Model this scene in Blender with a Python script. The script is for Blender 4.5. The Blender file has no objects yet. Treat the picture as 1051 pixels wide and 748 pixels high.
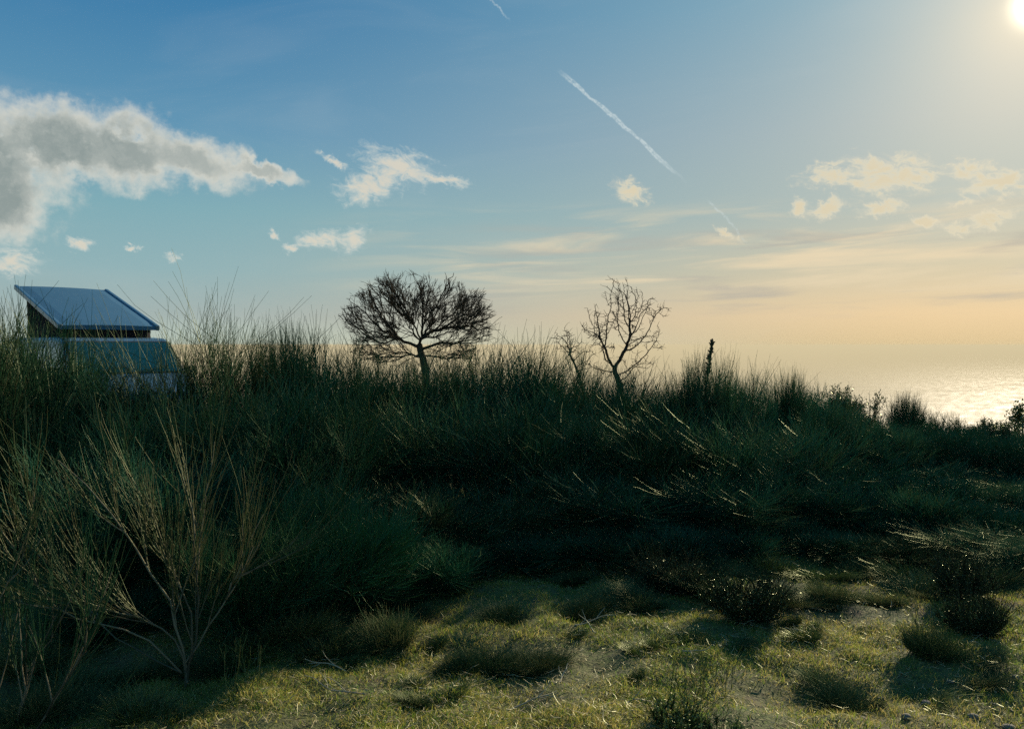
import bpy, math, random
import numpy as np

# ------------------------------------------------------------------ camera, sky, sun, exposure
SC = bpy.context.scene
COL = SC.collection
F = 825.0; PITCH = math.radians(1.39); EYE = 1.6          # focal length in photo pixels (1051 wide)
cam_d = bpy.data.cameras.new('camera'); cam = bpy.data.objects.new('camera', cam_d); COL.objects.link(cam)
cam_d.sensor_width = 36; cam_d.lens = 36 * F / 1051; cam_d.clip_start = 0.05; cam_d.clip_end = 1500000
cam.location = (0, 0, EYE); cam.rotation_euler = (math.pi / 2 - PITCH, 0, 0)
SC.camera = cam
SC.view_settings.view_transform = 'Standard'; SC.view_settings.look = 'None'
EXPO = 0.8
SC.view_settings.exposure = EXPO; SC.view_settings.gamma = 1; SC.view_settings.use_curve_mapping = False
SC.cycles.use_denoising = False; SC.cycles.sample_clamp_indirect = 2.0
SC.cycles.max_bounces = 6; SC.cycles.volume_bounces = 0

SUN_AZ, SUN_EL = math.radians(32.9), math.radians(19.4)    # azimuth from +Y towards +X
SUND = np.array([math.sin(SUN_AZ) * math.cos(SUN_EL), math.cos(SUN_AZ) * math.cos(SUN_EL), math.sin(SUN_EL)])
sl = bpy.data.lights.new('sun', 'SUN'); sl.energy = 4.4; sl.angle = math.radians(0.5); sl.color = (1.0, 0.86, 0.66)
so = bpy.data.objects.new('sun', sl); COL.objects.link(so)
from mathutils import Vector, Matrix
so.rotation_euler = Vector(SUND).to_track_quat('Z', 'Y').to_euler()

def pix(px, py, dist):
    """photo pixel -> world point whose forward (Y) distance is dist"""
    a = (px - 525.5) / F; b = (374 - py) / F
    fy = math.cos(PITCH) + b * math.sin(PITCH); fz = -math.sin(PITCH) + b * math.cos(PITCH)
    return np.array([a / fy * dist, dist, EYE + fz / fy * dist])
def sky_uv(px, py):
    """photo pixel -> (azimuth, elevation) in degrees"""
    p = pix(px, py, 1.0) - np.array([0, 0, EYE])
    return math.degrees(math.atan2(p[0], p[1])), math.degrees(math.atan2(p[2], math.hypot(p[0], p[1])))

def lin(*rgb):
    return tuple(((c / 255) / 12.92 if c / 255 <= .04045 else ((c / 255 + .055) / 1.055) ** 2.4) for c in rgb) + (1,)

class NT:
    """small helper to write node graphs"""
    def __init__(s, tree): s.t = tree; s.n = tree.nodes; s.l = tree.links
    def put(s, sock, v):
        if isinstance(v, bpy.types.NodeSocket): s.l.new(v, sock)
        elif v is not None: sock.default_value = v
    def new(s, typ, **kw):
        n = s.n.new(typ)
        for k, v in kw.items(): setattr(n, k, v)
        return n
    def m(s, op, a, b=None, c=None, clamp=False):
        n = s.new('ShaderNodeMath', operation=op, use_clamp=clamp)
        s.put(n.inputs[0], a)
        if b is not None: s.put(n.inputs[1], b)
        if c is not None: s.put(n.inputs[2], c)
        return n.outputs[0]
    def vm(s, op, a, b=None):
        n = s.new('ShaderNodeVectorMath', operation=op); s.put(n.inputs[0], a)
        if b is not None:
            if op == 'SCALE': s.put(n.inputs['Scale'], b)
            else: s.put(n.inputs[1], b)
        return n.outputs['Value'] if op in ('LENGTH', 'DOT_PRODUCT', 'DISTANCE') else n.outputs[0]
    def mapr(s, v, a, b, c=0.0, d=1.0, typ='SMOOTHSTEP'):
        n = s.new('ShaderNodeMapRange', interpolation_type=typ)
        for k, x in zip(range(5), (v, a, b, c, d)): s.put(n.inputs[k], x)
        return n.outputs[0]
    def mix(s, f, a, b, blend='MIX'):
        n = s.new('ShaderNodeMix', data_type='RGBA', blend_type=blend)
        s.put(n.inputs[0], f); s.put(n.inputs[6], a); s.put(n.inputs[7], b)
        return n.outputs[2]
    def noise(s, vec, scale, detail=4, rough=.55, dist=0.0, col=False):
        n = s.new('ShaderNodeTexNoise'); s.put(n.inputs['Vector'], vec)
        n.inputs['Scale'].default_value = scale; n.inputs['Detail'].default_value = detail
        n.inputs['Roughness'].default_value = rough; n.inputs['Distortion'].default_value = dist
        return n.outputs['Color'] if col else n.outputs['Fac']
    def ramp(s, f, stops):
        n = s.new('ShaderNodeValToRGB'); s.put(n.inputs[0], f); cr = n.color_ramp
        while len(cr.elements) < len(stops): cr.elements.new(0.5)
        for e, (p, c) in zip(cr.elements, stops): e.position = p; e.color = c
        return n.outputs[0]
    def comb(s, x, y, z=0.0):
        n = s.new('ShaderNodeCombineXYZ')
        for k, v in enumerate((x, y, z)): s.put(n.inputs[k], v)
        return n.outputs[0]
    def mapping(s, v, loc, rot, sc):
        n = s.new('ShaderNodeMapping', vector_type='TEXTURE'); s.put(n.inputs[0], v)
        n.inputs[1].default_value = loc; n.inputs[2].default_value = rot; n.inputs[3].default_value = sc
        return n.outputs[0]

def build_world():
    w = bpy.data.worlds.new('World'); SC.world = w; w.use_nodes = True
    t = NT(w.node_tree); t.n.clear()
    out = t.new('ShaderNodeOutputWorld'); bg = t.new('ShaderNodeBackground'); t.l.new(bg.outputs[0], out.inputs[0])
    tc = t.new('ShaderNodeTexCoord'); d = t.vm('NORMALIZE', tc.outputs['Generated'])
    sep = t.new('ShaderNodeSeparateXYZ'); t.l.new(d, sep.inputs[0]); x, y, z = sep.outputs
    el = t.m('MULTIPLY', t.m('ARCSINE', z), 57.29578)
    az = t.m('MULTIPLY', t.m('ARCTAN2', x, y), 57.29578)
    sang = t.m('MULTIPLY', t.m('ARCCOSINE', t.vm('DOT_PRODUCT', d, tuple(SUND))), 57.29578)   # angle from the sun
    # the physical sky, and the evening's own colours by height, away from and towards the sun
    sky = t.new('ShaderNodeTexSky', sky_type='NISHITA'); sky.sun_disc = False
    sky.sun_elevation = SUN_EL; sky.sun_rotation = SUN_AZ; sky.air_density = 1.1; sky.dust_density = 1.6; sky.ozone_density = 2.0
    phys = t.mix(1.0, sky.outputs[0], (0.055, 0.055, 0.055, 1), 'MULTIPLY')
    e01 = t.m('DIVIDE', t.m('MAXIMUM', el, 0.0), 60.0)
    KN = [0, 2 / 60, 5 / 60, 9 / 60, 14 / 60, 22 / 60, .62, 1]
    top = [lin(52, 120, 165), lin(50, 115, 150)]
    away = t.ramp(e01, list(zip(KN, [lin(*c) for c in ((188, 204, 190), (163, 180, 178), (146, 180, 185), (129, 174, 184), (97, 151, 182), (58, 124, 170))] + top)))
    tow = t.ramp(e01, list(zip(KN, [lin(*c) for c in ((213, 192, 150), (227, 201, 160), (200, 193, 168), (165, 182, 180), (157, 178, 184), (124, 168, 187))] + top)))
    dazs = t.m('ABSOLUTE', t.m('SUBTRACT', az, math.degrees(SUN_AZ)))
    daz2 = t.m('MINIMUM', dazs, t.m('SUBTRACT', 360.0, dazs))
    grad = t.mix(t.mapr(daz2, 4.0, 60.0), tow, away)
    base = t.mix(.95, phys, grad)
    g1 = t.m('EXPONENT', t.m('MULTIPLY', sang, -1 / 5.2)); g2 = t.m('EXPONENT', t.m('MULTIPLY', t.m('POWER', sang, 2.0), -1 / .7))
    base = t.mix(1.0, base, t.vm('SCALE', (.70, .42, .12), g1), 'ADD')
    base = t.mix(1.0, base, t.vm('SCALE', (1.0, .90, .66), t.m('MULTIPLY', g2, 3.5)), 'ADD')
    # thin high cloud in long bands low in the sky
    uv = t.comb(az, el)
    band_v = t.mapping(uv, (0, 0, 0), (0, 0, math.radians(2.5)), (16, 1.5, 1))
    bn = t.noise(band_v, 1.0, 6, .58, .6)
    bm = t.m('MULTIPLY', t.mapr(bn, .44, .70), t.m('MULTIPLY', t.mapr(el, 2.5, 4.2), t.mapr(el, 10.5, 7.0)))
    bm = t.m('MULTIPLY', bm, t.mapr(daz2, 50, 26))
    base = t.mix(t.m('MULTIPLY', bm, .85), base, lin(236, 217, 182))
    bn2 = t.noise(t.mapping(uv, (31, 7, 0), (0, 0, math.radians(1.5)), (13, 1.2, 1)), 1.0, 5, .55, .4)
    bm2 = t.m('MULTIPLY', t.mapr(bn2, .50, .70), t.m('MULTIPLY', t.mapr(el, 1.2, 3.2), t.mapr(el, 10, 6.5)))
    base = t.mix(t.m('MULTIPLY', t.m('MULTIPLY', bm2, t.mapr(daz2, 46, 22)), .6), base, lin(178, 174, 165))
    fn = t.noise(t.mapping(uv, (3, 2, 0), (0, 0, .12), (22, 5, 1)), 1.0, 5, .6, 1.0)
    base = t.mix(t.m('MULTIPLY', t.mapr(fn, .45, .75), .07), base, lin(205, 210, 208))
    # cumulus: ellipses in azimuth and elevation, broken up by warped noise
    wn = t.noise(uv, .42, 7, .60, 0.0, True)
    wv = t.vm('SCALE', t.vm('SUBTRACT', wn, (.5, .5, .5)), 3.0)
    wn2 = t.noise(uv, 1.5, 8, .68, .3, True)
    wv = t.vm('ADD', wv, t.vm('SCALE', t.vm('SUBTRACT', wn2, (.5, .5, .5)), .8))
    wuv = t.vm('ADD', uv, wv)
    suv = t.vm('ADD', uv, t.vm('SCALE', t.vm('SUBTRACT', wn2, (.5, .5, .5)), 1.5))
    def field(lst, vec):
        cur = None
        for (px, py, rx, ry, rot) in lst:
            u, v = sky_uv(px, py)
            k = 57.3 / F * (math.cos(math.atan((px - 525.5) / F)) ** 2)
            kv = 57.3 / F * math.cos(math.atan((px - 525.5) / F))
            m_ = t.mapping(vec, (u, v, 0), (0, 0, math.radians(rot)), (rx * k, ry * kv, 1))
            L = t.vm('LENGTH', m_)
            if cur is None: cur = L
            else:
                n = t.new('ShaderNodeMath', operation='SMOOTH_MIN'); t.put(n.inputs[0], cur); t.put(n.inputs[1], L); n.inputs[2].default_value = .25
                cur = n.outputs[0]
        return cur
    big = field([(-30, 170, 110, 74, 0), (60, 150, 84, 46, 0), (0, 205, 62, 46, 30), (130, 154, 70, 38, -6), (198, 163, 66, 27, -12), (265, 175, 48, 10, -14)], wuv)
    bd = t.mapr(t.m('ADD', big, t.m('MULTIPLY', t.m('SUBTRACT', t.noise(uv, 1.2, 7, .56), .5), .6)), 1.22, .52)
    det = t.noise(wuv, 1.1, 6, .6); wisp = t.noise(t.mapping(uv, (0, 0, 0), (0, 0, -.25), (1.5, .8, 1)), 1.1, 9, .66, .8)
    thick = t.m('MULTIPLY', t.mapr(big, .98, .30), t.mapr(det, .30, .62, .84, 1.0))
    leftness = t.mapr(az, -18.0, -29.0)
    bcol = t.ramp(t.m('MULTIPLY', thick, t.m('ADD', .62, t.m('MULTIPLY', leftness, .30))),
                  [(0, lin(224, 222, 210)), (.3, lin(206, 207, 197)), (.6, lin(176, 182, 176)), (1, lin(134, 147, 145))])
    base = t.mix(t.m('MULTIPLY', bd, .96), base, bcol)
    sm = field([(14, 270, 27, 12, 0), (84, 250, 14, 7, 0), (377, 192, 27, 15, 5), (410, 172, 33, 15, -14), (452, 184, 24, 5, -8), (342, 165, 14, 4, -30),
                (328, 246, 22, 8, 5), (364, 246, 15, 11, 40), (297, 253, 7, 5, 0), (282, 239, 6, 4, -40), (176, 264, 9, 4, 0), (135, 254, 7, 3, 0)], suv)
    smd = t.mapr(t.m('ADD', sm, t.m('MULTIPLY', t.m('SUBTRACT', wisp, .5), 3.2)), 1.5, .10)
    scol = t.ramp(smd, [(0, lin(205, 215, 212)), (.6, lin(218, 219, 208)), (1, lin(222, 214, 196))])
    base = t.mix(t.m('MULTIPLY', smd, .86), base, scol)
    rt = field([(648, 197, 18, 10, -30), (745, 240, 12, 4, -30), (860, 180, 34, 11, 0), (905, 180, 48, 18, -5), (943, 182, 24, 9, 0), (1000, 176, 26, 12, -15),
                (1030, 188, 40, 14, -5), (820, 214, 8, 9, 0), (848, 214, 22, 9, 5), (904, 213, 24, 7, 0), (948, 229, 19, 6, 0), (1015, 226, 26, 9, 12),
                (985, 234, 14, 6, 0), (985, 207, 14, 5, 0)], suv)
    rtd = t.mapr(t.m('ADD', rt, t.m('MULTIPLY', t.m('SUBTRACT', wisp, .5), 3.4)), 1.5, .05)
    rcol = t.ramp(rtd, [(0, lin(215, 210, 192)), (.6, lin(238, 226, 196)), (1, lin(226, 212, 180))])
    base = t.mix(t.m('MULTIPLY', rtd, .88), base, rcol)
    # old contrail, two twisted strands breaking up at its lower end
    def trail(p0, p1, width, gaps, amt, strands=2):
        nonlocal base
        u0, v0 = sky_uv(*p0); u1, v1 = sky_uv(*p1)
        ln = math.hypot(u1 - u0, v1 - v0); an = math.atan2(v1 - v0, u1 - u0)
        m_ = t.mapping(uv, (u0, v0, 0), (0, 0, an), (ln, 1, 1))
        sp = t.new('ShaderNodeSeparateXYZ'); t.l.new(m_, sp.inputs[0]); s_, q = sp.outputs[0], sp.outputs[1]
        wob = t.m('MULTIPLY', t.m('SUBTRACT', t.noise(t.comb(t.m('MULTIPLY', s_, 7.0), 0.3), 1.0, 3), .5), .55)
        bow = t.m('MULTIPLY', t.m('SINE', t.m('MULTIPLY', s_, 3.1416)), .22)
        q = t.m('SUBTRACT', t.m('ADD', q, wob), bow)
        taper = t.m('MULTIPLY', t.mapr(s_, -.03, .12), t.mapr(s_, 1.02, .72))
        mm = None
        for o in ([-.5, .5] if strands == 2 else [0]):
            a_ = t.mapr(t.m('ABSOLUTE', t.m('SUBTRACT', q, t.m('MULTIPLY', t.m('SINE', t.m('ADD', t.m('MULTIPLY', s_, 9.0), 1.0)), o * width * 1.1))), width, width * .15)
            mm = a_ if mm is None else t.m('MAXIMUM', mm, a_)
        br = t.mapr(t.noise(uv, 3.2, 4, .7), .34, .62, gaps, 1.0)
        mm = t.m('MULTIPLY', t.m('MULTIPLY', mm, taper), t.m('MULTIPLY', br, amt))
        base = t.mix(mm, base, lin(214, 226, 226))
    trail((574, 74), (706, 190), .13, .25, .62)
    trail((725, 206), (768, 254), .12, .0, .35, 1)
    trail((488, -10), (524, 24), .10, .2, .35, 1)
    t.put(bg.inputs[0], base); bg.inputs[1].default_value = 2 ** -EXPO
    w.cycles.sampling_method = 'MANUAL'; w.cycles.sample_map_resolution = 1024
build_world()

# ------------------------------------------------------------------ helpers
def tag(o, label=None, cat=None, group=None, kind=None):
    if label: o['label'] = label
    if cat: o['category'] = cat
    if group: o['group'] = group
    if kind: o['kind'] = kind
    return o
def empty(name, loc=(0, 0, 0), rz=0.0):
    o = bpy.data.objects.new(name, None); o.empty_display_size = .2; COL.objects.link(o); o.location = loc; o.rotation_euler = (0, 0, rz); return o
def raw_mesh(name, V, faces_list, mat, smooth=False):
    """V (n,3); faces_list: list of int arrays (m,k)"""
    me = bpy.data.meshes.new(name)
    V = np.asarray(V, np.float32); me.vertices.add(len(V)); me.vertices.foreach_set('co', V.ravel())
    idx = np.concatenate([f.ravel() for f in faces_list]).astype(np.int32)
    tot = np.concatenate([np.full(len(f), f.shape[1], np.int32) for f in faces_list])
    me.loops.add(len(idx)); me.loops.foreach_set('vertex_index', idx)
    me.polygons.add(len(tot)); st = np.concatenate([[0], np.cumsum(tot)[:-1]]).astype(np.int32)
    me.polygons.foreach_set('loop_start', st)
    if smooth: me.polygons.foreach_set('use_smooth', np.ones(len(tot), bool))
    me.materials.append(mat); me.update(calc_edges=True); me.validate(); return me
def link(name, me, parent=None, loc=(0, 0, 0)):
    o = bpy.data.objects.new(name, me); COL.objects.link(o); o.parent = parent; o.location = loc; return o
def norm(v): return v / np.maximum(np.linalg.norm(v, axis=-1, keepdims=True), 1e-9)

class Tubes:
    """many thin tapered tubes collected into one mesh"""
    def __init__(s): s.g = {}
    def add(s, P, R):
        P = np.asarray(P, float)
        if P.ndim == 2: P = P[None]; R = np.asarray(R, float)[None]
        R = np.broadcast_to(np.asarray(R, float), P.shape[:2])
        s.g.setdefault(P.shape[1], []).append((P, R))
    def arrays(s, sides=3):
        VV, FF, off = [], [], 0
        for K, l in s.g.items():
            P = np.concatenate([a for a, _ in l]); R = np.concatenate([b for _, b in l]); N = len(P)
            T = np.empty_like(P); T[:, 1:-1] = P[:, 2:] - P[:, :-2]; T[:, 0] = P[:, 1] - P[:, 0]; T[:, -1] = P[:, -1] - P[:, -2]
            T = norm(T); ref = np.zeros((N, 1, 3)); ref[..., 0] = .71; ref[..., 1] = .31; ref[..., 2] = .13
            A = norm(np.cross(T, np.broadcast_to(ref, T.shape))); B = np.cross(T, A)
            an = np.arange(sides) * 2 * np.pi / sides
            ring = P[:, :, None] + R[:, :, None, None] * (A[:, :, None] * np.cos(an)[:, None] + B[:, :, None] * np.sin(an)[:, None])
            VV.append(ring.reshape(-1, 3))
            n_, k_, j_ = np.meshgrid(np.arange(N), np.arange(K - 1), np.arange(sides), indexing='ij')
            j2 = (j_ + 1) % sides; b = (n_ * K + k_) * sides; c = b + sides
            FF.append((np.stack([b + j_, b + j2, c + j2, c + j_], -1).reshape(-1, 4)) + off)
            off += N * K * sides
        return np.concatenate(VV), FF
    def mesh(s, name, mat, sides=3):
        V, FF = s.arrays(sides); return raw_mesh(name, V, FF, mat, smooth=True)

# ------------------------------------------------------------------ materials
def mat_new(name):
    m = bpy.data.materials.new(name); m.use_nodes = True; t = NT(m.node_tree)
    return m, t, m.node_tree.nodes['Principled BSDF']
def plant_mat(name, stops, rough=.45, spec=.5, trans=0.0, pos_scale=1.3):
    """stops: colours picked at random per stem / blade, drifting over the ground"""
    m, t, b = mat_new(name)
    g = t.new('ShaderNodeNewGeometry'); oi = t.new('ShaderNodeObjectInfo')
    r = t.m('ADD', t.m('MULTIPLY', g.outputs['Random Per Island'], .7), t.m('MULTIPLY', t.m('SUBTRACT', t.noise(g.outputs['Position'], pos_scale, 3), .35), .9))
    r = t.m('ADD', r, t.m('MULTIPLY', t.m('SUBTRACT', oi.outputs['Random'], .5), .25), None, True)
    n = len(stops); col = t.ramp(r, [((i + .2) / n, c) for i, c in enumerate(stops)])
    t.put(b.inputs['Base Color'], col); b.inputs['Roughness'].default_value = rough; b.inputs['Specular IOR Level'].default_value = 0.0; outp = b.outputs[0]
    if trans:
        tr = t.new('ShaderNodeBsdfTranslucent'); t.put(tr.inputs[0], col); mx = t.new('ShaderNodeMixShader'); mx.inputs[0].default_value = trans
        t.l.new(b.outputs[0], mx.inputs[1]); t.l.new(tr.outputs[0], mx.inputs[2]); outp = mx.outputs[0]
    gl = t.new('ShaderNodeBsdfGlossy'); gl.inputs['Color'].default_value = (.85, .9, .6, 1); gl.inputs['Roughness'].default_value = rough * .8; m2 = t.new('ShaderNodeMixShader'); m2.inputs[0].default_value = spec * .16
    t.l.new(outp, m2.inputs[1]); t.l.new(gl.outputs[0], m2.inputs[2]); t.l.new(m2.outputs[0], m.node_tree.nodes['Material Output'].inputs[0])
    return m
def c3(r, g, b): return (r, g, b, 1)
M_rush = plant_mat('rush_stems', [c3(.011, .080, .058), c3(.016, .108, .068), c3(.024, .12, .062), c3(.040, .12, .044), c3(.10, .13, .05)], .45, .22, .3)
M_rush_dry = plant_mat('rush_stems_dry', [c3(.010, .052, .030), c3(.016, .068, .032), c3(.028, .072, .028), c3(.06, .075, .032)], .5, .12, .2)
M_rush_gold = plant_mat('rush_stems_gold', [c3(.018, .06, .026), c3(.032, .072, .028), c3(.058, .078, .03), c3(.10, .095, .04)], .5, .15, .2)
M_wood = plant_mat('shrub_wood', [c3(.014, .022, .012), c3(.028, .034, .018), c3(.05, .05, .028)], .8, .04)
M_palewood = plant_mat('pale_bark', [c3(.03, .026, .018), c3(.07, .06, .04), c3(.16, .135, .09)], .6, .25)
M_bark = plant_mat('tree_bark', [c3(.025, .02, .017), c3(.04, .033, .028), c3(.05, .042, .034)], .9, .05)
M_leaf = plant_mat('evergreen_leaf', [c3(.015, .035, .015), c3(.028, .055, .018), c3(.05, .08, .024)], .4, .5, .2)
M_herb = plant_mat('herb_leaf', [c3(.03, .06, .018), c3(.055, .10, .025), c3(.09, .13, .03)], .5, .4, .3)
M_grass = plant_mat('grass_blades', [c3(.08, .18, .022), c3(.15, .23, .028), c3(.28, .28, .045), c3(.42, .34, .11)], .6, .3, .55, .9)
M_tuft = plant_mat('tuft_blades', [c3(.012, .045, .028), c3(.022, .066, .030), c3(.04, .09, .032), c3(.10, .13, .045), c3(.22, .20, .08)], .55, .2, .2)
M_straw = plant_mat('dry_straw', [c3(.24, .18, .09), c3(.38, .30, .17), c3(.55, .46, .3)], .5, .4, .1)
M_twig = plant_mat('bleached_twig', [c3(.16, .13, .09), c3(.34, .29, .21)], .5, .4)

def soil_mat():
    m, t, b = mat_new('soil'); g = t.new('ShaderNodeNewGeometry'); P = g.outputs['Position']
    n1 = t.noise(P, .9, 5, .6); n2 = t.noise(P, 14, 6, .65); n3 = t.noise(P, 60, 4, .6)
    col = t.ramp(n1, [(.35, c3(.07, .11, .028)), (.55, c3(.10, .11, .038)), (.7, c3(.15, .125, .065))])
    col = t.mix(t.mapr(n2, .35, .7), col, c3(.13, .125, .06)); n4 = t.noise(P, 2.6, 4, .6); col = t.mix(t.mapr(n4, .56, .72), col, c3(.13, .095, .06)); col = t.mix(t.mapr(n3, .5, .3), col, c3(.035, .03, .02))
    t.put(b.inputs['Base Color'], col); b.inputs['Roughness'].default_value = .95; b.inputs['Specular IOR Level'].default_value = .15
    bp = t.new('ShaderNodeBump'); bp.inputs['Strength'].default_value = .8; bp.inputs['Distance'].default_value = .03
    t.put(bp.inputs['Height'], t.m('ADD', n2, t.m('MULTIPLY', n3, .4))); t.l.new(bp.outputs[0], b.inputs['Normal']); return m
def sea_mat():
    m, t, b = mat_new('sea_water'); g = t.new('ShaderNodeNewGeometry'); P = g.outputs['Position']
    b.inputs['Base Color'].default_value = c3(.012, .035, .042); b.inputs['IOR'].default_value = 1.33; b.inputs['Specular Tint'].default_value = c3(.12, .072, .022)
    sw = t.noise(t.mapping(P, (0, 0, 0), (0, 0, .5), (4800, 1400, 1)), 1.0, 5, .6)
    rp = t.noise(t.mapping(P, (0, 0, 0), (0, 0, .35), (260, 90, 1)), 1.0, 6, .7)
    ck = t.noise(t.mapping(P, (0, 0, 0), (0, 0, -.57), (130, 740, 1)), 1.0, 3, .6); ck2 = t.noise(t.mapping(P, (0, 0, 0), (0, 0, -.50), (850, 320, 1)), 1.0, 4, .6)
    sw = t.m('ADD', t.m('MULTIPLY', sw, .4), t.m('ADD', t.m('MULTIPLY', ck, 1.1), t.m('MULTIPLY', t.m('SUBTRACT', ck2, .5), .6)))
    t.put(b.inputs['Roughness'], t.m('ADD', .62, t.m('MULTIPLY', t.m('SUBTRACT', sw, .75), .36)))
    bp = t.new('ShaderNodeBump'); bp.inputs['Strength'].default_value = .55; bp.inputs['Distance'].default_value = 3.0
    t.put(bp.inputs['Height'], rp); t.l.new(bp.outputs[0], b.inputs['Normal']); return m

# ------------------------------------------------------------------ terrain and sea
_r = np.random.default_rng(5); _wd = _r.normal(size=(24, 2)) * np.array([[1.2]] * 7 + [[5.5]] * 7 + [[13.]] * 10); _wp = _r.uniform(0, 6.28, 24)
def ground(x, y):
    x = np.asarray(x, float); y = np.asarray(y, float); s = np.maximum(0, .94 * y + .35 * x - 6)
    h = np.where(s < 31, -.004 * s * s, -3.844 - .25 * (s - 31)); h = np.maximum(h, -806)
    near = np.exp(-np.hypot(x, y) / 60)
    for i in range(24): h = h + near * (.012 if i < 7 else .009 if i < 14 else .005) * np.sin(_wd[i, 0] * x + _wd[i, 1] * y + _wp[i])
    return h
def build_terrain():
    rad = np.concatenate([[0.3], np.arange(.6, 14, .09), 14 * 1.06 ** np.arange(0, 105)]); rad = rad[rad < 6000]
    na = 400; an = np.linspace(0, 2 * np.pi, na, endpoint=False)
    X = rad[:, None] * np.sin(an); Y = rad[:, None] * np.cos(an); Z = ground(X, Y)
    rough = np.random.default_rng(2).normal(size=Z.shape) * .006 * np.exp(-rad[:, None] / 12); Z = Z + rough
    V = np.stack([X, Y, Z], -1).reshape(-1, 3); i, j = np.meshgrid(np.arange(len(rad) - 1), np.arange(na), indexing='ij'); j2 = (j + 1) % na
    F4 = np.stack([i * na + j, (i + 1) * na + j, (i + 1) * na + j2, i * na + j2], -1).reshape(-1, 4)
    V = np.vstack([V, [[0, 0, float(ground(0, 0))]]]); c = len(V) - 1
    F3 = np.stack([np.full(na, c), np.arange(na), (np.arange(na) + 1) % na], -1)
    o = link('ground', raw_mesh('ground', V, [F4, F3], soil_mat(), True))
    tag(o, 'dry uneven soil of the clearing, sloping away to the sea', 'ground', kind='structure')
build_terrain()
def build_sea():
    rad = np.array([10, 300, 900, 2500, 7000, 20000, 60000, 150000, 450000.]); na = 128; an = np.linspace(0, 2 * np.pi, na, endpoint=False)
    V = np.stack([rad[:, None] * np.sin(an), rad[:, None] * np.cos(an), np.full((len(rad), na), -800.)], -1).reshape(-1, 3)
    i, j = np.meshgrid(np.arange(len(rad) - 1), np.arange(na), indexing='ij'); j2 = (j + 1) % na
    F4 = np.stack([i * na + j, (i + 1) * na + j, (i + 1) * na + j2, i * na + j2], -1).reshape(-1, 4)
    o = link('water', raw_mesh('water', V, [F4], sea_mat()))
    tag(o, 'calm sea shining gold under the low sun, beyond the shrubs', 'sea', kind='structure')
build_sea()

def build_haze():
    bm_v = [(x, y, z) for z in (-807.5, 6.5) for x, y in ((-470000, -470000), (470000, -470000), (470000, 470000), (-470000, 470000))]
    m = bpy.data.materials.new('haze'); m.use_nodes = True; nt = m.node_tree; nt.nodes.clear(); o_ = nt.nodes.new('ShaderNodeOutputMaterial'); v = nt.nodes.new('ShaderNodeVolumePrincipled')
    v.inputs['Density'].default_value = 1.05e-4; v.inputs['Color'].default_value = (.745, .66, .465, 1); v.inputs['Anisotropy'].default_value = .12; nt.links.new(v.outputs[0], o_.inputs['Volume'])
    o = link('haze', raw_mesh('haze', bm_v, [np.array([[0, 3, 2, 1], [4, 5, 6, 7], [0, 1, 5, 4], [1, 2, 6, 5], [2, 3, 7, 6], [3, 0, 4, 7]])], m)); tag(o, 'thin evening haze over the sea', 'haze', kind='stuff')
build_haze()

# ------------------------------------------------------------------ broom shrubs
def grow(rng, start, dirn, length, K, up=.0, wander=.06):
    """N curved polylines: start (N,3), dirn (N,3), length (N,)"""
    N = len(start); P = np.empty((N, K, 3)); P[:, 0] = start; d = norm(dirn)
    st = (length / (K - 1))[:, None]
    for k in range(1, K):
        d = norm(d + rng.normal(size=(N, 3)) * wander + np.array([0, 0, up]) / (K - 1)); P[:, k] = P[:, k - 1] + d * st
    return P, d
def children(rng, P, n, t0, t1, spread, l0, l1, K, up, wander):
    N, KP = P.shape[:2]; par = np.repeat(np.arange(N), n); tt = rng.uniform(t0, t1, len(par)) * (KP - 1); k = np.minimum(tt.astype(int), KP - 2); f = (tt - k)[:, None]
    s = P[par, k] * (1 - f) + P[par, k + 1] * f; d = norm(P[par, k + 1] - P[par, k])
    d = norm(d + rng.normal(size=d.shape) * spread)
    return grow(rng, s, d, rng.uniform(l0, l1, len(par)), K, up, wander)
def broom_arrays(seed, H=1.5, W=.85, n0=22, n1=8, n2=13, open_=.0, lean=(0, 0), whip=(.2, .46), thin=.0025, fan=.28):
    rng = np.random.default_rng(seed); a = rng.uniform(0, 6.283, n0); tilt = np.arctan(W / H * 1.25) * np.sqrt(rng.uniform(0.0, 1, n0))
    d = np.stack([np.sin(a) * np.sin(tilt), np.cos(a) * np.sin(tilt), np.cos(tilt)], -1) + np.array([lean[0], lean[1], 0])
    s = np.stack([np.sin(a) * .07, np.cos(a) * .07, np.full(n0, -.04)], -1)
    L = H * rng.uniform(.55, .80, n0)
    A, _ = grow(rng, s, d, L, 7, .25, .07)
    B, _ = children(rng, A, n1, .15, 1, .42, .18 * H, .36 * H, 5, .35, .09)
    C, _ = children(rng, B, n2, .1, 1, .34, whip[0] * H / 1.5, whip[1] * H / 1.5, 5, fan, .085)
    D, _ = children(rng, A, n2 // 2, .05, 1, .5, .2, .4, 5, .3, .07)
    C = C[rng.random(len(C)) > open_]
    w = Tubes(); w.add(A, np.linspace(.010, .004, 7)); w.add(B, np.linspace(.0042, .0022, 5))
    g = Tubes(); g.add(C, np.linspace(thin, thin * .45, 5)); g.add(D, np.linspace(thin, thin * .45, 5))
    return w, g
SHR = {}
def shrub_proto(key, mat, seed, **kw):
    w, g = broom_arrays(seed, **kw); zz = np.concatenate([p[:, -1, 2] for l in g.g.values() for p, _ in l]); SHR[key] = (w.mesh('stems', M_rush if key[:3] in ('fri', 'low') else M_wood), g.mesh('foliage', mat), float(np.percentile(zz, 96)), kw.get('W', .85))
shrub_proto('dense1', M_rush, 11, n0=32, n1=10, n2=14)
shrub_proto('dense2', M_rush, 12, n0=32, n1=10, n2=14, W=1.0, lean=(.12, 0))
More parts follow.
